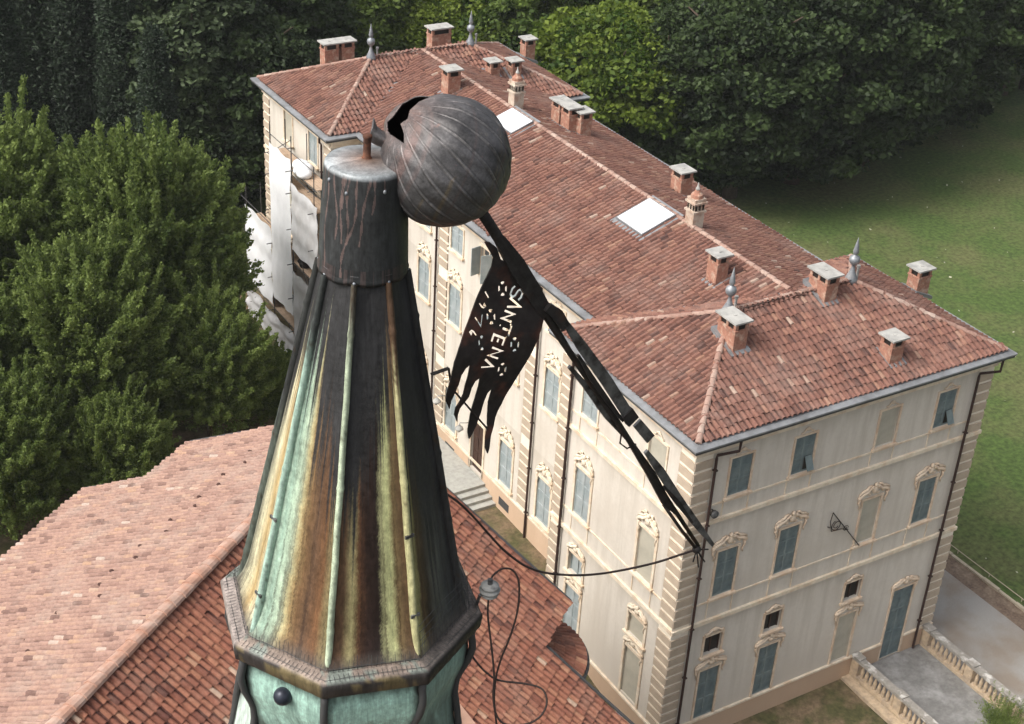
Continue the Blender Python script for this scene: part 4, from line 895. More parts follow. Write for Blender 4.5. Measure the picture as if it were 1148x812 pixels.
# standing ribs with little clips
RIB = {5: ((172, 200, 184), (66, 70, 68), .78), 6: ((190, 204, 176), (84, 80, 70), .82), 7: ((190, 186, 140), (86, 66, 50), .72), 4: ((92, 100, 92), (54, 56, 55), .5), 0: ((60, 60, 60), (50, 50, 50), .5)}
for k in range(8):
    an = PH+k*math.pi/4; nv, ns = 90, 10; V = []; Cc = []; lo, hi, rv = RIB.get(k, ((110, 130, 118), (55, 56, 56), .5))
    nrm = math.cos(an)*E1+math.sin(an)*E2; tg = -math.sin(an)*E1+math.cos(an)*E2
    for j in range(nv+1):
        v = j/nv*.985; h = HB+(HT-HB)*v; rr = R0+(RT-R0)*v+.006; clip_ = max(0, 1-abs(((v*5.2) % 1)-.5)/.03)*.006
        wv = .028-.006*v+clip_; p = T3(h, rr, an)
        for i in range(ns):
            a_ = 2*math.pi*i/ns; V.append(p+tg*math.cos(a_)*wv*.8+nrm*math.sin(a_)*wv*1.15+tg*.0012*math.sin(v*30+k))
            m1 = float(np.clip((rv+(fb(np.array(i*1.3+k*9.), 5)-.5)*.3-v)/.12+.5, 0, 1)); n1_ = fb(np.array(v*60+k*11.+i*.3), 8)
            c = L_(lo)*m1+L_(hi)*(1-m1); c = c*(.75+.5*n1_); c = c if n1_ > .25 else c*.45+L_((90, 70, 50))*.3; Cc.append(c)
    F = np.array([(j*ns+i, j*ns+(i+1) % ns, (j+1)*ns+(i+1) % ns, (j+1)*ns+i) for j in range(nv) for i in range(ns)])
    me = np_mesh('rib', np.array(V), F, True); set_cols(me, np.array(Cc)); rb = link_mesh('rib', me, M['patina'], spire)
    for v in (.34, .12):
        q = MB(); q.bar(T3(HB+(HT-HB)*v, R0+(RT-R0)*v+.03, an)-tg*.035, T3(HB+(HT-HB)*v, R0+(RT-R0)*v+.03, an)+tg*.030, .012, .022)
        if k in (5, 7): q.build('clip', M['grey_iron'], rb)
# lead cap: drum with a flat lid, drips and rust runs
nu, nv = 420, 150; V = []; Cc = []
prof = [(.0, .03), (.225, .012), (.236, .0), (.241, -.02)]+[(.241+.022*t, -.02-.60*t) for t in np.linspace(.04, 1, nv)]+[(.268, -.635), (.262, -.66), (.225, -.655)]
runs = [(-2.55, .9, .03, .04), (-2.28, .6, .16, -.05), (-2.06, .62, .02, .03), (-1.86, .62, -.12, .05), (-1.62, .93, -.42, .06), (-1.40, .62, -.38, -.03), (-1.30, .32, -.2, .05), (-2.75, .3, 0, 0), (-1.05, .12, 0, 0), (-2.0, .3, .0, .05)]
for r_, h in prof:
    for i in range(nu):
        an = 2*math.pi*i/nu; sag = .005*(1 if h < -.6 else 0)*math.cos(8*(an-PH)); p = T3(h+sag, r_*(1+.006*math.sin(3*an+h*6)), an); V.append(p)
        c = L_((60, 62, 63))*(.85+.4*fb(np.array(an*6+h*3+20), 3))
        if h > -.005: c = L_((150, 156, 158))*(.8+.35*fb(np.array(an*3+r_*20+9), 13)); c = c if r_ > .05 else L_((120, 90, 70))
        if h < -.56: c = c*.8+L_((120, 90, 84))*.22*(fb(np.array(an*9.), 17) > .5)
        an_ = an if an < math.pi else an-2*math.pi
        if an_ < -2.6: c = c*1.5  # left flank lightened: its sunlight put into the lead colour
        for ra, ln_, sl, bw in runs:
            t = -h/.66
            if 0 < t < ln_ and abs(an_-(ra+sl*t+bw*math.sin(t*9+ra*5))) < (.022+.010*math.sin(t*31+ra*9)): c = c*.45+L_((142, 118, 112))*.55
        Cc.append(c)
n = len(prof); F = np.array([(j*nu+i, (j+1)*nu+i, (j+1)*nu+(i+1) % nu, j*nu+(i+1) % nu) for j in range(n-1) for i in range(nu)])
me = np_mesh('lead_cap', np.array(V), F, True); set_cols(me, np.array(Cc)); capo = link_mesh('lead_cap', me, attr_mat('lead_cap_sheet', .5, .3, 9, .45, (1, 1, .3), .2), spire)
mb = MB(); mb.lathe([(.032, .0), (.03, .03), (.022, .035), (.023, .145), (.028, .15), (.026, .165), (0, .165)], TOP, E1, E2, AX, 12); mb.build('stub_pipe', M['rust'], capo, smooth=True)
mb = MB()
for an, h in ((-1.95, -.10), (-1.05, -.08), (-2.5, -.06)): mb.blob(T3(h, .240, an), (.012, .012, .014), 8, 6)
for k in range(8): mb.blob(T3(-.64, .262, PH+k*math.pi/4), (.012, .012, .012), 8, 5)
mb.build('rivet', M['lead'], capo, smooth=True)
# cornice ring
def octring(prof, seg=8, sub=6):
    V = []; n = len(prof)
    for r_, h in prof:
        for k in range(8):
            for s_ in range(sub):
                A, B = T3(h, r_, PH+k*math.pi/4), T3(h, r_, PH+(k+1)*math.pi/4); V.append(A+(B-A)*s_/sub)
    m_ = 8*sub; F = np.array([(j*m_+i, (j+1)*m_+i, (j+1)*m_+(i+1) % m_, j*m_+(i+1) % m_) for j in range(n-1) for i in range(m_)])
    return np.array(V), F
prof = [(.73, -3.085), (.775, -3.10), (.80, -3.095), (.83, -3.11), (.865, -3.115), (.885, -3.135), (.888, -3.16), (.878, -3.235), (.86, -3.25), (.80, -3.27)]
V, F = octring(prof, sub=24); rng = np.random.default_rng(9); Cc = []
for j, (r_, h) in enumerate(prof):
    for i in range(8*24):
        x = i/24; n1_ = float(fb(np.array(x*9+j*2.), 21)); n2_ = float(fb(np.array(x*2.1+40.), 23))+.35*(n1_-.5)
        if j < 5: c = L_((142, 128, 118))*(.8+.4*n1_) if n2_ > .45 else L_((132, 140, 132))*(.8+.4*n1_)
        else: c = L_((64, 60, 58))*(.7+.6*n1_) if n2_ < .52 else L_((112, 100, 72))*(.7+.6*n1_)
        if i // 24 in (7, 0): c = L_((112, 104, 98))*(.5+.9*n1_) if j < 5 else L_((40, 38, 37))  # right side darkened: its shade put into the colour
        if i // 24 == 4: c = L_((150, 140, 134))*(.7+.6*n1_)  # left side paler: its sunlight put into the colour
        Cc.append(c)
V += (rng.random(V.shape)-.5)*.003
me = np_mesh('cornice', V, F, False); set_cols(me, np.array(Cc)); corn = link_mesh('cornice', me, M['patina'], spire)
# wire bird netting round the cone foot
mb = MB(); rnd = random.Random(8)
for k in range(8):
    for i in range(20):
        u = (i+.5)/20; A = T3(-3.10, .80, PH+k*math.pi/4); B = T3(-3.10, .80, PH+(k+1)*math.pi/4); p = A+(B-A)*u
        mid_ = (PH+(k+.5)*math.pi/4); hh = rnd.uniform(.05, .12)*(2.6 if k in (7, 0) and rnd.random() < .7 else 1)
        q = p+AX*hh-(math.cos(mid_)*E1+math.sin(mid_)*E2)*hh*.12+(B-A)*rnd.uniform(-.02, .02); mb.tube([p, q], .0016, 4)
        o_ = p+(math.cos(mid_)*E1+math.sin(mid_)*E2)*.07-AX*.012; mb.tube([p, o_], .0014, 4)
    for hh, r_ in ((.03, .80), (-.010, .85)) + (((.10, .775), (.15, .77), (.20, .755), (.25, .745)) if k in (7, 0) else ()):
        mb.tube([T3(-3.10+hh, r_, PH+k*math.pi/4)+(T3(-3.10+hh, r_, PH+(k+1)*math.pi/4)-T3(-3.10+hh, r_, PH+k*math.pi/4))*t+AX*rnd.uniform(-.008, .008) for t in np.linspace(0, 1, 9)], .002, 4)
mb.build('bird_netting', M['gutter_dk'], corn)
# lantern below the cornice: curved verdigris panels between dark corner scrolls
prof = [(.80, -3.27), (.79, -3.30), (.81, -3.42), (.80, -3.55), (.755, -3.70), (.735, -3.85), (.75, -4.05), (.80, -4.3), (.86, -4.6), (.95, -5.0), (1.15, -5.5), (1.35, -5.9)]
hs = np.linspace(-3.27, -5.9, 110); rr = np.interp(hs, [p[1] for p in prof][::-1], [p[0] for p in prof][::-1])
for k in range(8):
    sub = 40; us = np.linspace(0, 1, sub+1); V = []; Cc = []
    for h, r_ in zip(hs, rr):
        A, B = T3(h, r_, PH+k*math.pi/4), T3(h, r_, PH+(k+1)*math.pi/4)
        for u in us:
            V.append(A+(B-A)*u); d_ = min(u, 1-u); t = -(h+3.27)
            n1_ = float(fb(np.array(u*7+h*6+k*3.), 41)); n2_ = float(fb(np.array(u*11-h*9+k*5.+30), 43))
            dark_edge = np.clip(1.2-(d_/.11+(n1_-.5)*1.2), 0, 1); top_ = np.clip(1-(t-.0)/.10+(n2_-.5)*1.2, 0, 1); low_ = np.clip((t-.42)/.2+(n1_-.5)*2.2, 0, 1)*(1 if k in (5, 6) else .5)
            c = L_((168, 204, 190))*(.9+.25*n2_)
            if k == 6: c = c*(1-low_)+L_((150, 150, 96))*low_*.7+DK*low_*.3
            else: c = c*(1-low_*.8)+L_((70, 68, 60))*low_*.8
            if k == 4: c = L_((206, 222, 212))*(.8+.3*n2_)  # left panel paled: light on that side put into the verdigris
            if k in (7, 0): c = c*.62+L_((60, 64, 62))*.3  # right panels dulled: shade of that side put into the verdigris
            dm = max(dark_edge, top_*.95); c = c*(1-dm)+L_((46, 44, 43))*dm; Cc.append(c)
    n = sub+1; F = np.array([(j*n+i, (j+1)*n+i, (j+1)*n+i+1, j*n+i+1) for j in range(len(hs)-1) for i in range(sub)])
    me = np_mesh('lantern_panel', np.array(V), F, True); set_cols(me, np.array(Cc)); link_mesh('lantern_panel', me, M['patina'], spire)
    # corner scroll: S-shaped fin
    an = PH+k*math.pi/4; nrm = math.cos(an)*E1+math.sin(an)*E2; tg = -math.sin(an)*E1+math.cos(an)*E2
    mb = MB(); pts = []; rads = []
    for t in np.linspace(0, 1, 40):
        h = -3.26-2.2*t; r_ = float(np.interp(-h, [-p[1] for p in prof], [p[0] for p in prof])); pts.append(T3(h, r_+.012+.022*math.sin(t*20+.6)*math.exp(-t*1.2), an)); rads.append(.026)
    mb.tube(pts, rads, 8)
    mb.build('corner_scroll', M['gutter_dk'], spire, smooth=True)
    if k in (1, 5):
        am = PH+(k+.5)*math.pi/4; q = TOP+AX*-3.42+(math.cos(am)*E1+math.sin(am)*E2)*(.81*math.cos(math.pi/8)+.015); mb = MB(); mb.blob(q, .062, 16, 10); mb.build('stud', mat('stud_lead', (.035, .04, .055), .35, .3, n1=10, var=.3), spire, smooth=True)
# tower shaft down to the ground (below the picture)
mb = MB(); z0 = (TOP+AX*-5.9)[2]; c = TOP+AX*-5.9
mb.box(c[0]-1.6, c[0]+1.6, c[1]-1.6, c[1]+1.6, -1.2, z0); mb.box(c[0]-1.8, c[0]+1.8, c[1]-1.8, c[1]+1.8, z0-.5, z0-.1)
mb.build('tower_shaft', M['towerwall'], spire)
# ------------------------------------------------------------------ toppled vane: ball, rod, banner, cross
BC = CP+ray((500, 181))*8.62
yw = R(35); FN = fh*math.cos(yw)-rh*math.sin(yw)       # the banner's plane, turned away to the right
PB = CP+ray((548, 250))*8.72
def pl(px, off=0): return hit(px, PB-FN*off, FN)
vane = empty('weather_vane', tuple(BC-np.array((0, 0, .4))), 'toppled weather vane: torn lead ball, bent iron rod and black pierced banner', 'weather vane')
dz = math.sin(R(26)); DB = (-.685*CR+.728*CU)*math.cos(R(26))-CF*dz; DB /= np.linalg.norm(DB)
BX = np.cross(DB, (0, 0, 1)); BX /= np.linalg.norm(BX); BY = np.cross(DB, BX)
REQ, RPO = .380, .370; nu, nv = 528, 170; NG = 24
an = np.linspace(0, 2*math.pi, nu, endpoint=False); th = np.linspace(.02, math.pi-.02, nv)
AN, TH = np.meshgrid(an, th)
gor = np.abs(np.cos(AN*NG/2)); seam = np.clip(1-gor/.30, 0, 1)*(.55+.45*np.sin(AN*5+TH*4)**2)
rmod = 1+(.016*gor**.6-.016+.034*seam)*np.sin(TH)**.5+.012*np.sin(AN*3+TH*2)*np.sin(TH*3)+.006*np.sin(AN*7-TH*5)
flat = 1-.0*TH
PTS = BC+(np.sin(TH)*REQ*rmod)[..., None]*(np.cos(AN)[..., None]*BX+np.sin(AN)[..., None]*BY)+(np.cos(TH)*RPO*flat)[..., None]*DB
LD = (-.70*CR+.72*CU); LD /= np.linalg.norm(LD); rv_ = PTS-BC; un = rv_/np.linalg.norm(rv_, axis=-1, keepdims=True)
PTS = BC+rv_*(1+.125*np.exp(-((1-un @ LD)/.10)**1.4))[..., None]+rv_*(.010*np.sin(un[..., 0]*9+un[..., 2]*7)*np.sin(un[..., 1]*11-2)+.006*np.sin(un[..., 2]*21+un[..., 0]*13))[..., None]
idx = np.arange(nu*nv).reshape(nv, nu); F = np.stack([idx[:-1], idx[1:], np.roll(idx[1:], -1, 1), np.roll(idx[:-1], -1, 1)], -1).reshape(-1, 4)
fc = PTS.reshape(-1, 3)[F].mean(1)
# the torn opening around the upper pole, measured on the shell
rel = fc-CP; zz = rel @ CF; pxx = 574+FP*(rel @ CR)/zz; pyy = 406-FP*(rel @ CU)/zz
hole = [(482, 104), (470, 103), (461, 107), (450, 117), (440, 131), (433, 137), (434, 148), (443, 155), (452.5, 161), (453, 151), (451, 144), (449, 139), (457, 133), (460, 123), (470, 114), (482, 109)]
def inpoly(x, y, poly):
    c = np.zeros(x.shape, bool); n = len(poly)
    for i in range(n):
        (x0, y0), (x1, y1) = poly[i], poly[i-1]
        with np.errstate(divide='ignore', invalid='ignore'): c ^= ((y0 > y) != (y1 > y)) & (x < (x1-x0)*(y-y0)/(y1-y0+1e-12)+x0)
    return c
front = ((fc-BC) @ CF) < -.015
F = F[~(inpoly(pxx, pyy, hole) & front)]
Vb = PTS.reshape(-1, 3); rv = (Vb-BC); hgt = (rv @ np.array((0, 0, 1.)))/REQ
n1_ = fb(AN.ravel()*NG/2/math.pi+3, 61); n2_ = fb(TH.ravel()*4+AN.ravel()*2, 63); n3_ = fb(TH.ravel()*9+AN.ravel()*5+11, 65)
c = np.outer(.75+.6*n1_, L_((84, 83, 84)))
pk = np.clip((n2_-.56)*7, 0, 1)[:, None]; c = c*(1-pk*.6)+L_((112, 86, 80))*pk*.6
pole = np.exp(-(TH.ravel()/.5)**2)[:, None]; c = c*(1-pole*.6)+L_((150, 128, 120))*pole*.6
ye = np.clip((n3_-.62)*8, 0, 1)[:, None]*(TH.ravel() > 1.5)[:, None]; c = c*(1-ye*.5)+L_((120, 104, 76))*ye*.5
sm_ = seam.ravel()[:, None]*np.clip((n3_-.35)*4, 0, 1)[:, None]; c = c*(1-sm_*.75)+L_((150, 146, 144))*sm_*.75; dk_ = (np.clip(gor.ravel()-.28, 0, 1) < .22)[:, None]*(seam.ravel() <= 0)[:, None]; c = c*(1-dk_*.35)
me = np_mesh('ball', Vb, F, True); set_cols(me, c); me.materials.append(M['ballmat']); me.materials.append(M['dark'])
ball = link_mesh('ball', me, None, vane)
sd_ = ball.modifiers.new('thick', 'SOLIDIFY'); sd_.thickness = .008; sd_.offset = -1; sd_.material_offset = 1
# peeled flap hanging over the cap lid
up_ = [(418, 133), (421, 142), (427, 147), (436, 152), (446, 159), (455, 164)]; lo_ = [(414.5, 157), (421, 161), (431, 165), (442, 170), (452, 175), (460, 182)]
V = []; nU, nV_ = 24, 10
for i in range(nU+1):
    t = i/nU*5; a_ = int(min(t, 4)); f_ = t-a_; pu = np.array(up_[a_])*(1-f_)+np.array(up_[a_+1])*f_; pw = np.array(lo_[a_])*(1-f_)+np.array(lo_[a_+1])*f_
    for j in range(nV_+1):
        s_ = j/nV_; q = pu*(1-s_)+pw*s_; dep = 8.50-.06*math.sin(s_*math.pi)+.03*s_+.05*(i/nU); V.append(CP+ray(q)*dep)
idx = np.arange(len(V)).reshape(nU+1, nV_+1); Ff = np.stack([idx[:-1, :-1], idx[1:, :-1], idx[1:, 1:], idx[:-1, 1:]], -1).reshape(-1, 4)
me = np_mesh('torn_flap', np.array(V), Ff, True); set_cols(me, np.tile(L_((92, 90, 90)), (len(V), 1))); fl = link_mesh('torn_flap', me, M['ballmat'], ball)
m_ = fl.modifiers.new('thick', 'SOLIDIFY'); m_.thickness = .008
# rod and its fittings
mb = MB()
mb.tube([pl((536, 232)), pl((548, 250)), pl((575, 293)), pl((604, 340)), pl((640, 397)), pl((690, 470)), pl((735, 540)), pl((783, 612))], [.034, .034, .034, .032, .022, .022, .020, .014], 8)
mb.build('rod', M['iron'], vane, smooth=True)
def strip(name, pts, w, off, m, th=.012):
    q = MB(); P_ = [pl(p, off) for p in pts]; vs = []; n = len(P_)
    for i, p in enumerate(P_):
        d_ = P_[min(i+1, n-1)]-P_[max(i-1, 0)]; d_ /= np.linalg.norm(d_); x = np.cross(d_, FN); x /= np.linalg.norm(x); ww = 1.25*(w[i] if hasattr(w, '__len__') else w)
        vs += [p-x*ww/2-FN*th/2, p+x*ww/2-FN*th/2, p+x*ww/2+FN*th/2, p-x*ww/2+FN*th/2]
    fs = [(i*4+k, i*4+(k+1) % 4, i*4+4+(k+1) % 4, i*4+4+k) for i in range(n-1) for k in range(4)]+[(3, 2, 1, 0), tuple(4*(n-1)+k for k in range(4))]
    q.add(vs, fs); return q.build(name, M[m], vane)
strip('socket', [(560, 268), (578, 296), (594, 322), (612, 352)], [.05, .085, .085, .07], .01, 'iron', .04)
strip('spear_plate', [(613, 344), (624, 352), (633, 366)], [.045, .06, .05], .04, 'iron', .04)
strip('spear_plate', [(634, 362), (652, 388), (680, 427), (706, 468)], [.03, .055, .062, .06], .05, 'grey_iron', .02)
strip('collar', [(702, 462), (709, 472)], .075, .05, 'iron', .04)
strip('spear_plate', [(714, 474), (729, 492)], [.055, .06], .05, 'grey_iron', .02)
strip('spear_plate', [(648, 398), (662, 422), (680, 448), (698, 472)], [.012, .028, .028, .012], .04, 'iron', .02)
strip('spear_plate', [(724, 506), (740, 528), (758, 556), (778, 584), (799, 611)], [.025, .05, .05, .045, .022], .04, 'grey_iron', .02)
strip('spear_plate', [(708, 498), (730, 532), (746, 562), (760, 578)], [.03, .05, .05, .015], .0, 'iron', .03)
strip('spear_plate', [(744, 545), (760, 564), (776, 586)], [.012, .03, .012], .05, 'iron', .015)
strip('spear_plate', [(638, 411), (656, 432), (680, 466), (703, 493)], [.02, .032, .034, .015], -.03, 'grey_iron', .02)
strip('spear_plate', [(660, 440), (672, 458), (684, 470)], [.01, .02, .01], -.04, 'grey_iron', .015)
mb = MB(); mb.tube([pl((697, 485)), pl((695, 497)), pl((703, 503)), pl((713, 498))], .006, 6); mb.build('wire_loop', M['iron'], vane); mb = MB(); mb.tube([pl((744, 566)), pl((765, 596)), pl((781, 616))], .013, 8)
e_ = pl((781, 616)); mb.blob(e_, .035, 8, 6)
for dx_, dy_ in ((13, 0), (9, 14), (-4, 14), (5, 9), (2, 20)): mb.tube([e_, pl((781+dx_, 616+dy_))], .006, 5)
mb.build('cable_clamp', M['iron'], vane, smooth=True)
# banner with cut-out letters, figures and rosettes
FU = np.cross((0, 0, 1), FN); FU /= np.linalg.norm(FU); FU = FU if FU @ rh > 0 else -FU; FV = np.cross(FN, FU); FV = FV if FV[2] > 0 else -FV
F0 = pl((560, 370))
def uv(px): q = pl(px)-F0; return (q @ FU, q @ FV)
outline = [(543, 268), (549, 268), (557, 275), (561, 288), (575, 296), (590, 318), (609, 346), (606, 358), (600, 376), (592, 398), (583, 418), (575, 436), (569, 448), (565, 458), (561, 466), (558, 474), (556, 483), (552, 494), (549, 507), (546.5, 513), (544.5, 507), (546, 496), (549, 484), (549.5, 470), (550, 455), (552, 444), (553, 438), (548, 444), (545, 454), (542, 468), (537, 482), (532, 492), (528, 498), (527, 490), (529, 478), (531, 466), (534, 452), (536.5, 436), (537, 424), (532, 428), (529, 436), (527, 448), (522, 456), (518, 462), (516, 470), (515.5, 479), (512, 470), (513, 462), (517, 454), (520, 445), (521, 434), (523, 420), (524, 407), (519, 412), (515, 420), (513, 432), (510, 443), (507, 452), (506, 463), (501, 453), (500.5, 446), (502, 434), (504, 418), (506, 404), (511, 390), (518, 372), (527, 352), (536, 330), (544, 312), (551, 297), (553, 286), (548, 277)]
def thick(pts, w):
    pts = [np.array(p, float) for p in pts]; n = len(pts); Lq, Rq = [], []
    for i in range(n):
        d0 = pts[i]-pts[i-1] if i else pts[1]-pts[0]; d1 = pts[i+1]-pts[i] if i < n-1 else pts[-1]-pts[-2]; d0 /= np.linalg.norm(d0); d1 /= np.linalg.norm(d1)
        t = d0+d1; t /= np.linalg.norm(t)+1e-9; nn = np.array((-t[1], t[0])); k = 1/max(.45, nn @ np.array((-d0[1], d0[0]))); Lq.append(pts[i]+nn*w/2*k); Rq.append(pts[i]-nn*w/2*k)
    return Lq+Rq[::-1]
GL = {'S': [[(.92, .82), (.7, .98), (.3, .98), (.1, .78), (.3, .56), (.7, .44), (.9, .24), (.7, .02), (.3, .02), (.06, .18)]], 'A': [[(.0, 0), (.5, 1), (1, 0)]], 'N': [[(.05, 0), (.05, 1), (.95, 0), (.95, 1)]],
      'T': [[(0, .94), (1, .94)], [(.5, .74), (.5, 0)]], 'E': [[(.95, .95), (.1, .95), (.1, .05), (.95, .05)], [(.34, .5), (.8, .5)]],
      '1': [[(.5, 0), (.5, 1)]], '9': [[(.55, .62), (.3, .7), (.55, .95), (.72, .74), (.62, .4), (.3, 0)]], '7': [[(0, .95), (.9, .95), (.3, 0)]], '6': [[(.45, .38), (.7, .3), (.45, .05), (.28, .26), (.38, .6), (.7, 1)]]}
Z = lambda x, y: (505+x/5.8, 300+y/5.8)
holes = []
def glyph(ch, cpx, wpx, hpx, wt=2.2, dr=(-.36, .93)):
    rd = np.array(dr)/np.linalg.norm(dr); up = np.array((rd[1], -rd[0]))
    for st in GL[ch]:
        q = [np.array(cpx)+rd*(x-.5)*wpx+up*(y-.5)*hpx for x, y in st]; holes.append([uv(p) for p in thick(q, wt)])
for ch, c_, w_2, h_2 in (('S', (430, 160), 16, 11), ('A', (410, 233), 11, 12), ('N', (366, 308), 10, 10), ('T', (348, 392), 12, 8), ('E', (292, 458), 10, 12), ('N', (273, 546), 11, 11), ('A', (229, 628), 11, 11)):
    glyph(ch, Z(*c_), w_2, h_2*1.15, 2.9)
for ch, c_ in (('1', (238, 170)), ('9', (207, 240)), ('7', (174, 335)), ('6', (134, 415))): glyph(ch, Z(*c_), 11 if ch != '7' else 15, 8 if ch != '1' else 9, 1.9, (-.2, 1) if ch != '1' else (-.9, .45))
for c_ in ((312, 366), (345, 440), (378, 360)): q = np.array(Z(*c_)); holes.append([uv(q+1.3*np.array((math.cos(a), math.sin(a)))) for a in np.linspace(0, 6.283, 8, endpoint=False)])
def rosette(c_, rx, ry, parts=(0, 1, 2, 3)):
    c0 = np.array(Z(*c_))
    for k in parts:
        a0_ = k*math.pi/2+.25+math.pi/4; arc = np.linspace(a0_, a0_+math.pi/2-.5, 7)
        holes.append([uv(c0+np.array((rx*math.cos(a), ry*math.sin(a)))) for a in arc]+[uv(c0+np.array((rx*.5*math.cos(a), ry*.55*math.sin(a)))) for a in (arc[5], arc[3], arc[1])])
for c_ in ((340, 130), (257, 312), (398, 490), (328, 665)): rosette(c_, 5.2, 8.6)
rosette((187, 478), 4.0, 8.4, (0, 1, 2))
def plate_mesh(outer, cuts, res=.0035, th=.010):
    """flat plate with holes, cut on a fine grid (marching squares)"""
    o_ = np.array(outer); lo, hi = o_.min(0)-res*3, o_.max(0)+res*3; nx, ny = (int((hi[k]-lo[k])/res)+2 for k in (0, 1))
    ss = 3; gx = lo[0]+(np.arange(nx*ss)/ss)*res; gy = lo[1]+(np.arange(ny*ss)/ss)*res; X, Y = np.meshgrid(gx, gy)
    a_ = inpoly(X, Y, outer)
    for c_ in cuts:
        q = np.array(c_); x0, y0 = ((q.min(0)-lo)/res*ss).astype(int)-1; x1, y1 = ((q.max(0)-lo)/res*ss).astype(int)+2
        x0, y0 = max(x0, 0), max(y0, 0); sl = (slice(y0, y1), slice(x0, x1)); n_ = len(c_)//2
        if n_ > 4 or True:
            m__ = inpoly(X[sl], Y[sl], c_)
            for k in range(n_-1): m__ |= inpoly(X[sl], Y[sl], [c_[k], c_[k+1], c_[-2-k], c_[-1-k]])
        a_[sl] &= ~m__
    f_ = a_.astype(float)
    for ax in (0, 1): f_ = (np.roll(f_, 1, ax)+f_+np.roll(f_, -1, ax))/3
    f_ = f_[::ss, ::ss]; V, Fc, ed = [], [], {}
    def vid(key, p):
        if key not in ed: ed[key] = len(V); V.append(p)
        return ed[key]
    for j in range(f_.shape[0]-1):
        for i in range(f_.shape[1]-1):
            c4 = [(i, j), (i+1, j), (i+1, j+1), (i, j+1)]; v4 = [f_[y, x] for x, y in c4]
            if max(v4) < .5: continue
            poly = []
            for k in range(4):
                (xa, ya_), (xb2, yb2) = c4[k], c4[(k+1) % 4]; va, vb = v4[k], v4[(k+1) % 4]
                if va >= .5: poly.append(vid((xa, ya_), (lo[0]+xa*res, lo[1]+ya_*res, 0)))
                if (va >= .5) != (vb >= .5):
                    t = (.5-va)/(vb-va); kx = tuple(sorted((c4[k], c4[(k+1) % 4]))); poly.append(vid(kx, (lo[0]+(xa+(xb2-xa)*t)*res, lo[1]+(ya_+(yb2-ya_)*t)*res, 0)))
            if len(poly) > 2: Fc.append(poly)
    V = [(x, y, .035*math.sin((y-lo[1])*5.5)*max(0, min(1, (hi[1]-.25-y)/.5))) for x, y, _ in V]
    me = bpy.data.meshes.new('banner'); me.from_pydata(V, [], Fc); me.update(); return me
me = plate_mesh([uv(p) for p in outline], holes)
m4 = Matrix(((FU[0], FV[0], FN[0], F0[0]), (FU[1], FV[1], FN[1], F0[1]), (FU[2], FV[2], FN[2], F0[2]), (0, 0, 0, 1)))
bn = link_mesh('banner', me, M['flag'], vane, m4); m_ = bn.modifiers.new('thick', 'SOLIDIFY'); m_.thickness = .010; m_.offset = 0
mb = MB(); mb.tube([T3(-1.30, .45, PH-.12), pl((503, 413), -.03)], .011, 6); mb.tube([pl((503, 413), -.03), pl((506, 435), -.03), pl((549, 484), -.03)], .007, 6)
mb.build('stay', M['iron'], vane)
# ------------------------------------------------------------------ cables and insulator
def smooth_path(pts, n=8):
    P_ = [np.array(p, float) for p in pts]; out = []
    for i in range(len(P_)-1):
        p0, p1, p2, p3 = P_[max(i-1, 0)], P_[i], P_[i+1], P_[min(i+2, len(P_)-1)]
        for t in np.linspace(0, 1, n, endpoint=False): out.append(.5*((2*p1)+(-p0+p2)*t+(2*p0-5*p1+4*p2-p3)*t*t+(-p0+3*p1-3*p2+p3)*t**3))
    return out+[P_[-1]]
def cable(name, pts, deps, r_, label):
    q = MB(); W3 = [CP+ray(p)*d_ for p, d_ in zip(pts, deps)]; q.tube(smooth_path(W3, 10), r_, 7); return tag(q.build(name, M['cable'], smooth=True), label, 'cable')
dE = float((e_-CP) @ CF)
c1 = [(781, 616), (760, 623), (735, 631), (700, 639), (668, 644), (640, 645), (610, 642), (588, 634), (566, 618), (549, 600), (533, 582), (518, 567), (504, 556), (488, 545), (470, 520)]
cable('lightning_cable', c1, list(np.linspace(dE, 10.6, len(c1))), .009, 'dark cable sagging from the vane tip across to the back of the spire')
ins = CP+ray((549, 661))*10.0
io = empty('insulator', tuple(ins-np.array((0, 0, .08))), 'small grey disc insulator on a bent arm at the cornice', 'insulator')
mb = MB(); mb.lathe([(.0, -.055), (.045, -.055), (.058, -.042), (.055, -.03), (.03, -.026), (.03, -.02), (.068, -.012), (.072, .004), (.03, .010), (.03, .016), (.062, .022), (.062, .036), (.035, .046), (0, .05)], ins, seg=18); mb.build('discs', M['ceramic'], io, smooth=True)
mb = MB(); mb.tube([T3(-3.12, .84, PH+.10), CP+ray((538, 667))*9.98, ins-np.array((0, 0, .03))], .012, 6); mb.build('arm', M['grey_iron'], io); mb = MB(); mb.tube([ins+np.array((0, 0, .045)), ins+np.array((0, 0, .085))], .018, 8); mb.build('cap_stud', M['grey_iron'], io)
c2 = [(550, 652), (553, 645), (563, 638), (574, 639), (581, 650), (582, 668), (579, 690), (571, 716), (562, 738), (556, 760), (554, 785), (557, 815)]
cable('coiled_cable', c2, list(np.linspace(10.0, 10.25, len(c2))), .007, 'thin black cable looping up from the insulator and down past the cornice')
c3 = [(548, 668), (547, 690), (551, 725), (554, 757), (553, 780), (556, 800), (566, 812), (590, 812), (606, 803), (613, 788), (608, 773), (590, 767), (560, 763), (545, 754), (534, 742), (526, 730)]
cable('looped_cable', c3, list(np.linspace(10.0, 10.3, len(c3))), .007, 'thin black cable hanging from the insulator in a wide loop over the tiles')
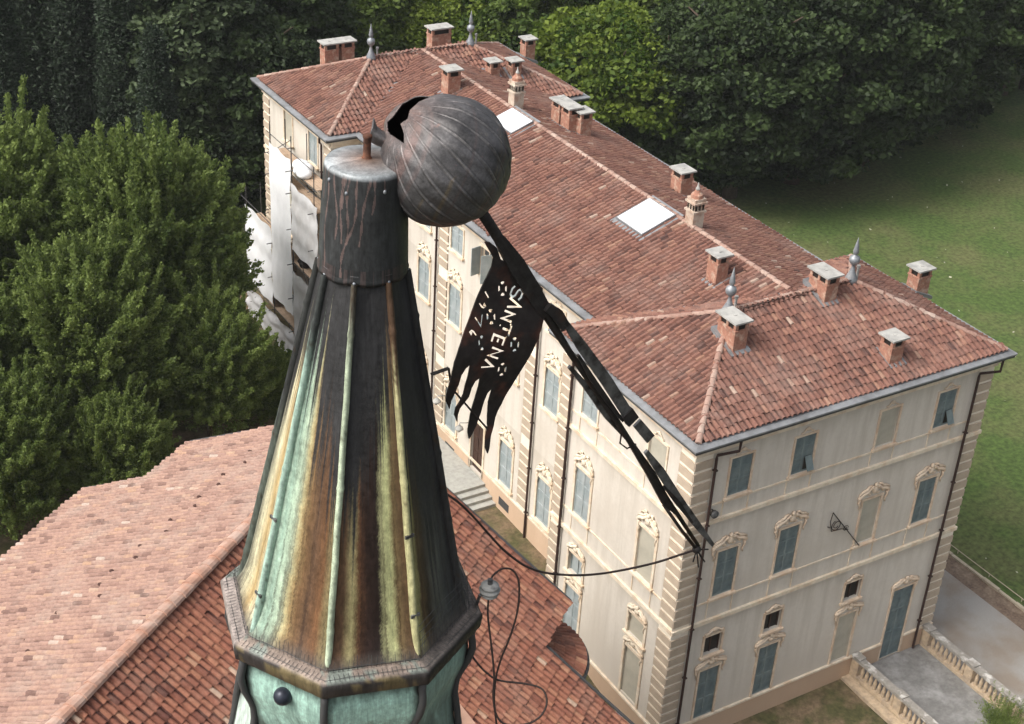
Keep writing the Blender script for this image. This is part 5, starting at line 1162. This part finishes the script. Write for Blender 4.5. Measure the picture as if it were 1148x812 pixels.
# ------------------------------------------------------------------ vegetation
def leaves(rng, P_, size, tint, droop=.0, elong=1.5, along=None):
    n = len(P_); a = rng.normal(size=(n, 3)); a[:, 2] = a[:, 2]*.55-droop
    if along is not None: a = a*.75+along*1.0
    a = a+0; a /= np.linalg.norm(a, axis=1)[:, None]
    b = rng.normal(size=(n, 3)); b -= a*(a*b).sum(1)[:, None]; b /= np.linalg.norm(b, axis=1)[:, None]+1e-9
    s_ = size*rng.uniform(.6, 1.35, n)[:, None]; a = a*s_*elong*.5; b = b*s_*.5
    V = np.stack([P_-a, P_+b*.9-a*.1, P_+a, P_-b*.9-a*.1], 1).reshape(-1, 3); return V, tint
def foliage_mesh(name, V, tint, m_):
    n = len(V)//4; me = np_mesh(name, V, np.arange(4*n).reshape(n, 4)); at = me.attributes.new('tint', 'FLOAT', 'FACE'); at.data.foreach_set('value', np.clip(tint, 0, 1).astype(np.float32)); me.materials.append(m_); return me
def crown_plume(seed, rx, rz, zc, nshoot, leaf, m_, lower=-.75, dens=105):
    """crown of many ascending feathery shoots"""
    rng = np.random.default_rng(seed); Ps = []; Ts = []; Ds = []
    for i in range(nshoot):
        d = rng.normal(size=3); d /= np.linalg.norm(d); d[2] = d[2] if d[2] > lower else -d[2]
        rad = .30+.58*rng.random()**.6; an = math.atan2(d[1], d[0]); lobe = 1+.16*math.sin(3*an+seed)+.1*math.sin(5*an+2*seed)
        base = np.array((d[0]*rx*rad*lobe, d[1]*rx*rad*lobe, zc+d[2]*rz*rad))
        dr = d*np.array((1, 1, .55))+np.array((0, 0, .75))+rng.normal(size=3)*.22; dr /= np.linalg.norm(dr)
        L = rng.uniform(1.1, 2.7)*(1.3 if d[2] > .35 else 1); lead = i % 11 == 0
        if lead and d[2] > -.1: L *= 1.45; dr = dr+np.array((0, 0, .5)); dr /= np.linalg.norm(dr)
        k = int(dens*L); t = rng.random(k)**.85
        wid = (.30 if not lead else .2)*(1-t*.85)+.03; P_ = base+dr*(t*L)[:, None]+rng.normal(size=(k, 3))*wid[:, None]*np.array((1, 1, .8)); P_[:, 2] -= .25*(t*0+1)*rng.random(k)*.6
        Ps.append(P_); Ts.append(np.full(k, rng.uniform(.25, .75))+rng.normal(size=k)*.16+.25*(t-.4)); Ds.append(np.tile(dr, (k, 1)))
    P_ = np.concatenate(Ps); T_ = np.concatenate(Ts); V, T_ = leaves(rng, P_, leaf, T_, 0, 1.6, np.concatenate(Ds)); return foliage_mesh('crown', V, T_, m_)
def crown_clump(seed, rx, rz, zc, ncl, leaf, m_, cl=1.0, per=130, lower=-.6, droop=.25):
    """broad crown of leaf clumps hung on branch ends, with gaps"""
    rng = np.random.default_rng(seed); Ps = []; Ts = []
    lob = rng.normal(size=(7, 3)); lob /= np.linalg.norm(lob, axis=1)[:, None]
    for i in range(ncl):
        d = rng.normal(size=3); d /= np.linalg.norm(d); d[2] = d[2] if d[2] > lower else -d[2]
        bulge = .72+.34*max(0, (lob @ d).max())**3; rad = bulge*(1-.42*rng.random()**2.2)
        c = np.array((d[0]*rx*rad, d[1]*rx*rad, zc+d[2]*rz*rad)); k = int(per*rng.uniform(.5, 1.4)); sz = cl*rng.uniform(.55, 1.25)
        q = rng.normal(size=(k, 3)); q /= np.linalg.norm(q, axis=1)[:, None]; q *= (rng.random(k)**.45)[:, None]*sz*np.array((1.15, 1.15, .55)); q[:, 2] -= (q[:, 0]**2+q[:, 1]**2)*.22/sz
        Ps.append(c+q); Ts.append(np.full(k, rng.uniform(.0, .95))+rng.normal(size=k)*.14)
    P_ = np.concatenate(Ps); T_ = np.concatenate(Ts); V, T_ = leaves(rng, P_, leaf, T_, droop); return foliage_mesh('crown', V, T_, m_)
def crown_conifer(seed, r_, h, nb, leaf, m_):
    rng = np.random.default_rng(seed); Ps = []; Ts = []
    for i in range(nb):
        t = rng.random()**.9; z = .06*h+t*h*.94; rr = r_*(1-t**2.2)**.8*rng.uniform(.75, 1.12)+.15; an = rng.uniform(0, 6.283); k = 80
        s_ = rng.random(k)**.6; c = np.stack([np.cos(an)*rr*s_, np.sin(an)*rr*s_, z+.9*s_**2*.5-.2*s_], 1)+rng.normal(size=(k, 3))*np.array((.26, .26, .4)); Ps.append(c); Ts.append(np.full(k, rng.uniform(.2, .8))+rng.normal(size=k)*.15)
    P_ = np.concatenate(Ps); T_ = np.concatenate(Ts); V, T_ = leaves(rng, P_, leaf, T_, 0, 2.2); return foliage_mesh('crown', V, T_, m_)
def trunk_mesh(seed, h, r_, spread, nl=7, z0=.35):
    rnd = random.Random(seed); mb = MB(); pts = [(rnd.uniform(-.1, .1)*i*.3, rnd.uniform(-.1, .1)*i*.3, h*i/6) for i in range(7)]; mb.tube(pts, [r_*(1.25 if i == 0 else 1-i*.13) for i in range(7)], 9)
    for k in range(nl):
        an = k*2.4+rnd.uniform(-.4, .4); s_ = z0+.5*k/nl; b = np.array((0, 0, h*s_)); e = b+np.array((math.cos(an)*spread, math.sin(an)*spread, h*.32)); m_ = (b+e)/2+np.array((0, 0, h*.03)); mb.tube([b, m_, e], [r_*.5, r_*.32, r_*.08], 6)
    me = mb.mesh('trunk', True); me.materials.append(M['bark']); return me
protos = {}
def proto(key):
    if key in protos: return protos[key]
    k = key
    if k == 'plume_a': v = (crown_plume(1, 4.3, 5.6, 7.4, 1350, .125, M['leaf_feather']), trunk_mesh(1, 11, .32, 3))
    elif k == 'plume_b': v = (crown_plume(2, 3.9, 5.4, 7.6, 1250, .125, M['leaf_feather']), trunk_mesh(2, 11, .3, 2.6))
    elif k == 'broad_bright': v = (crown_clump(3, 5.6, 5.2, 8.2, 360, .27, M['leaf_bright'], 1.1, 210), trunk_mesh(3, 10, .4, 4))
    elif k == 'broad_mid': v = (crown_clump(4, 6.2, 7.6, 9.8, 430, .27, M['leaf_mid'], 1.15, 210, -.9), trunk_mesh(4, 13, .45, 4.4))
    elif k == 'broad_dark': v = (crown_clump(5, 6.6, 8.6, 9.6, 480, .28, M['leaf_dark'], 1.15, 210, -.97), trunk_mesh(5, 14, .5, 4.6))
    elif k == 'broad_olive': v = (crown_clump(6, 4.4, 8.4, 11.0, 420, .26, M['leaf_olive'], .95, 180, -.9), trunk_mesh(6, 16, .42, 3))
    elif k == 'conifer': v = (crown_conifer(7, 1.75, 22, 2400, .13, M['needle']), trunk_mesh(7, 20, .35, .8))
    elif k == 'shrub': v = (crown_plume(9, .75, .55, .55, 150, .075, M['leaf_feather'], -.4, 40), trunk_mesh(9, .8, .04, .4))
    elif k == 'bush': v = (crown_clump(8, 1.0, .8, .8, 70, .13, M['leaf_mid'], .32, 90, -.5), trunk_mesh(8, 1.0, .05, .5))
    protos[key] = v; return v
def tree(name, key, x, y, z, sc, rz, label, cat, group=None, szz=1.0):
    cr, tr = proto(key); o = empty(name, (x, y, z), label, cat, group, rz); o.scale = (sc, sc, sc*szz)
    for n_, me in (('crown', cr), ('trunk', tr)):
        c = bpy.data.objects.new(n_, me); COL.objects.link(c); c.parent = o
    return o
# courtyard trees on the left
tree('leafy_tree', 'plume_b', -15.2, 35.8, 1.2, 1.0, .4, 'tall feathery green tree at the left edge of the photo, left of its twin', 'tree', 'courtyard trees')
tree('leafy_tree', 'plume_a', -9.2, 31.2, 1.2, .98, 2.0, 'feathery green tree reaching towards the white scaffold sheets', 'tree', 'courtyard trees')
tree('leafy_tree', 'plume_b', -13.6, 26.6, .9, .82, 3.6, 'lower feathery green tree right behind the pale chapel roof', 'tree', 'courtyard trees')
tree('leafy_tree', 'plume_a', -21.5, 32.5, 1.0, .9, 5.0, 'green tree cut by the left edge behind the lowest roof corner', 'tree', 'courtyard trees')
tree('leafy_tree', 'plume_b', -8.4, 25.6, 1.0, .62, 1.1, 'low feathery green tree beside the upper corner of the chapel roof', 'tree', 'courtyard trees')
for x_, y_, s_, r_, l_ in ((-18.5, 22.5, .62, .5, 'second from the left, '), (-23.5, 25.5, .7, 2.2, 'leftmost, '), (-14.2, 21.8, .5, 4.0, 'smallest and rightmost, '), (-19.5, 28.5, .8, 1.5, 'tallest and rearmost, ')):
    tree('leafy_tree', 'plume_b', x_, y_, .6, s_, r_, l_+'young green tree along the pale chapel roof edge', 'tree', 'young trees along the chapel')
tree('bush', 'plume_b', -5.4, 26.2, .9, .36, .3, 'feathery green bush against the spire side of the chapel roof corner', 'bush')
tree('bush', 'bush', -3.2, 28.6, 1.2, 1.5, 0, 'dark green bush at the foot of the scaffold', 'bush')
b_ = hz((1102, 812), .1); tree('bush', 'shrub', b_[0]+.2, b_[1]-.55, .1, .42, 1, 'small light green bush growing on the grey terrace', 'bush')
# dark conifers far left
for i, (px, hh) in enumerate((((-25, 70), 1.0), ((45, 80), 1.06), ((95, 90), 1.0), ((142, 110), .9), ((8, 120), .8), ((180, 170), .7))):
    q = hz(px, 8); tree('conifer', 'conifer', q[0], q[1], -.5, 1.0*hh, i*1.3, 'dark columnar conifer '+('leftmost of the row, half outside the frame', 'third from the left in the row', 'fourth from the left in the row', 'fifth from the left in the row', 'second from the left in the row', 'rightmost of the row beside the grey-green tree')[i], 'tree', 'conifer row')
q = hz((225, 110), 8); tree('poplar', 'broad_olive', q[0], q[1], -.5, 1.0, .7, 'tall grey-green tree between the dark conifers and the far pavilion', 'tree')
W = [  # background wood: px of the crown middle, height of that point, kind, scale, label
 ((300, 60), 7, 'broad_dark', 1.0, 'dark tree just left of the far pavilion roof', 0), ((330, -10), 9, 'broad_dark', 1.1, 'dark shaded tree above the far pavilion hip', 0),
 ((395, 8), 9, 'broad_mid', .9, 'mid green tree behind the left finial of the far pavilion', 0), ((470, 0), 9, 'broad_bright', .9, 'bright green tree behind the right finial of the far pavilion', 0),
 ((555, 5), 9, 'broad_bright', 1.0, 'bright tree behind the long chimney of the far pavilion', 0), ((690, 100), 7, 'broad_bright', 1.05, 'bright yellow-green tree close behind the three chimneys of the villa', 0),
 ((640, 20), 9, 'broad_mid', 1.0, 'mid green tree right of the far pavilion corner chimney', 0), ((735, 5), 9, 'broad_mid', 1.1, 'tall mid green tree above the bright tree behind the villa', 0),
 ((800, 25), 9, 'broad_mid', 1.1, 'leaning mid green tree left of the dark wood edge', 0), ((830, 130), 6, 'broad_dark', .95, 'dark tree overhanging the shaded end of the lawn', 0),
 ((905, 85), 8, 'broad_dark', 1.1, 'big dark tree in the middle of the wood edge', 0), ((985, 68), 8, 'broad_dark', 1.1, 'dark spreading tree right of the biggest one at the lawn', 0),
 ((1055, 18), 9, 'broad_dark', 1.0, 'dark tree before the right corner of the wood', 0), ((1150, -12), 9, 'broad_mid', .95, 'olive green tree in the upper right corner', 0),
 ((760, -60), 10, 'broad_mid', 1.2, 'rear wood tree at the top edge, straight above the big square skylight', 1), ((870, -40), 10, 'broad_dark', 1.2, 'rear wood tree at the top edge, above the shaded strip of lawn behind the villa', 1), ((960, -30), 10, 'broad_mid', 1.2, 'rear wood tree at the top edge, above the right finial of the near pavilion', 1), ((1050, -60), 10, 'broad_dark', 1.2, 'rear wood tree at the top edge, above the rightmost villa chimney', 1), ((1180, -30), 10, 'broad_mid', 1.2, 'rear wood tree at the top edge, in the top right corner beyond the lawn', 1), ((660, -70), 10, 'broad_dark', 1.2, 'rear wood tree at the top edge, above the row of three chimneys', 1),
 ((560, -70), 10, 'broad_mid', 1.2, 'rear wood tree at the top edge, above the right flank of the torn ball', 1), ((470, -80), 10, 'broad_dark', 1.2, 'rear wood tree at the top edge, straight above the torn lead ball', 1), ((380, -80), 10, 'broad_dark', 1.2, 'rear wood tree at the top edge, above the lead cap of the spire', 1), ((290, -60), 10, 'broad_dark', 1.2, 'rear wood tree at the top edge, above the left eave corner of the far pavilion', 1), ((200, -60), 10, 'broad_dark', 1.2, 'rear wood tree at the top edge, behind the tall grey-green tree', 1), ((100, -70), 10, 'broad_mid', 1.1, 'rear wood tree at the top edge, behind the dark conifer row', 1), ((0, -60), 10, 'broad_bright', 1.1, 'rear wood tree at the top edge, in the top left corner behind the conifers', 1), ((745, 130), 5, 'broad_dark', .8, 'low dark tree filling the gap behind the villa ridge', 0),
 ((265, 170), 4, 'broad_dark', .85, 'dark tree hugging the far pavilion corner', 0)]
for i, (px, z, k, s_, lb, far) in enumerate(W):
    q = hz(px, z); tree('broadleaf_tree', k, q[0], q[1], -.4, s_, i*1.7, lb or 'tree of the rear wood rising along the top edge of the photo', 'tree', 'rear wood trees' if far else 'wood edge trees')

# ------------------------------------------------------------------ thin summer haze
hm = bpy.data.materials.new('haze'); hm.use_nodes = True; t = hm.node_tree; t.nodes.remove(t.nodes['Principled BSDF'])
pv = t.nodes.new('ShaderNodeVolumePrincipled'); pv.inputs['Color'].default_value = (.9, .93, .95, 1); pv.inputs['Density'].default_value = .00016
t.links.new(pv.outputs[0], t.nodes['Material Output'].inputs['Volume'])
mb = MB(); mb.box(-600, 800, -400, 1000, -3, 46); tag(mb.build('haze', hm), kind='stuff')
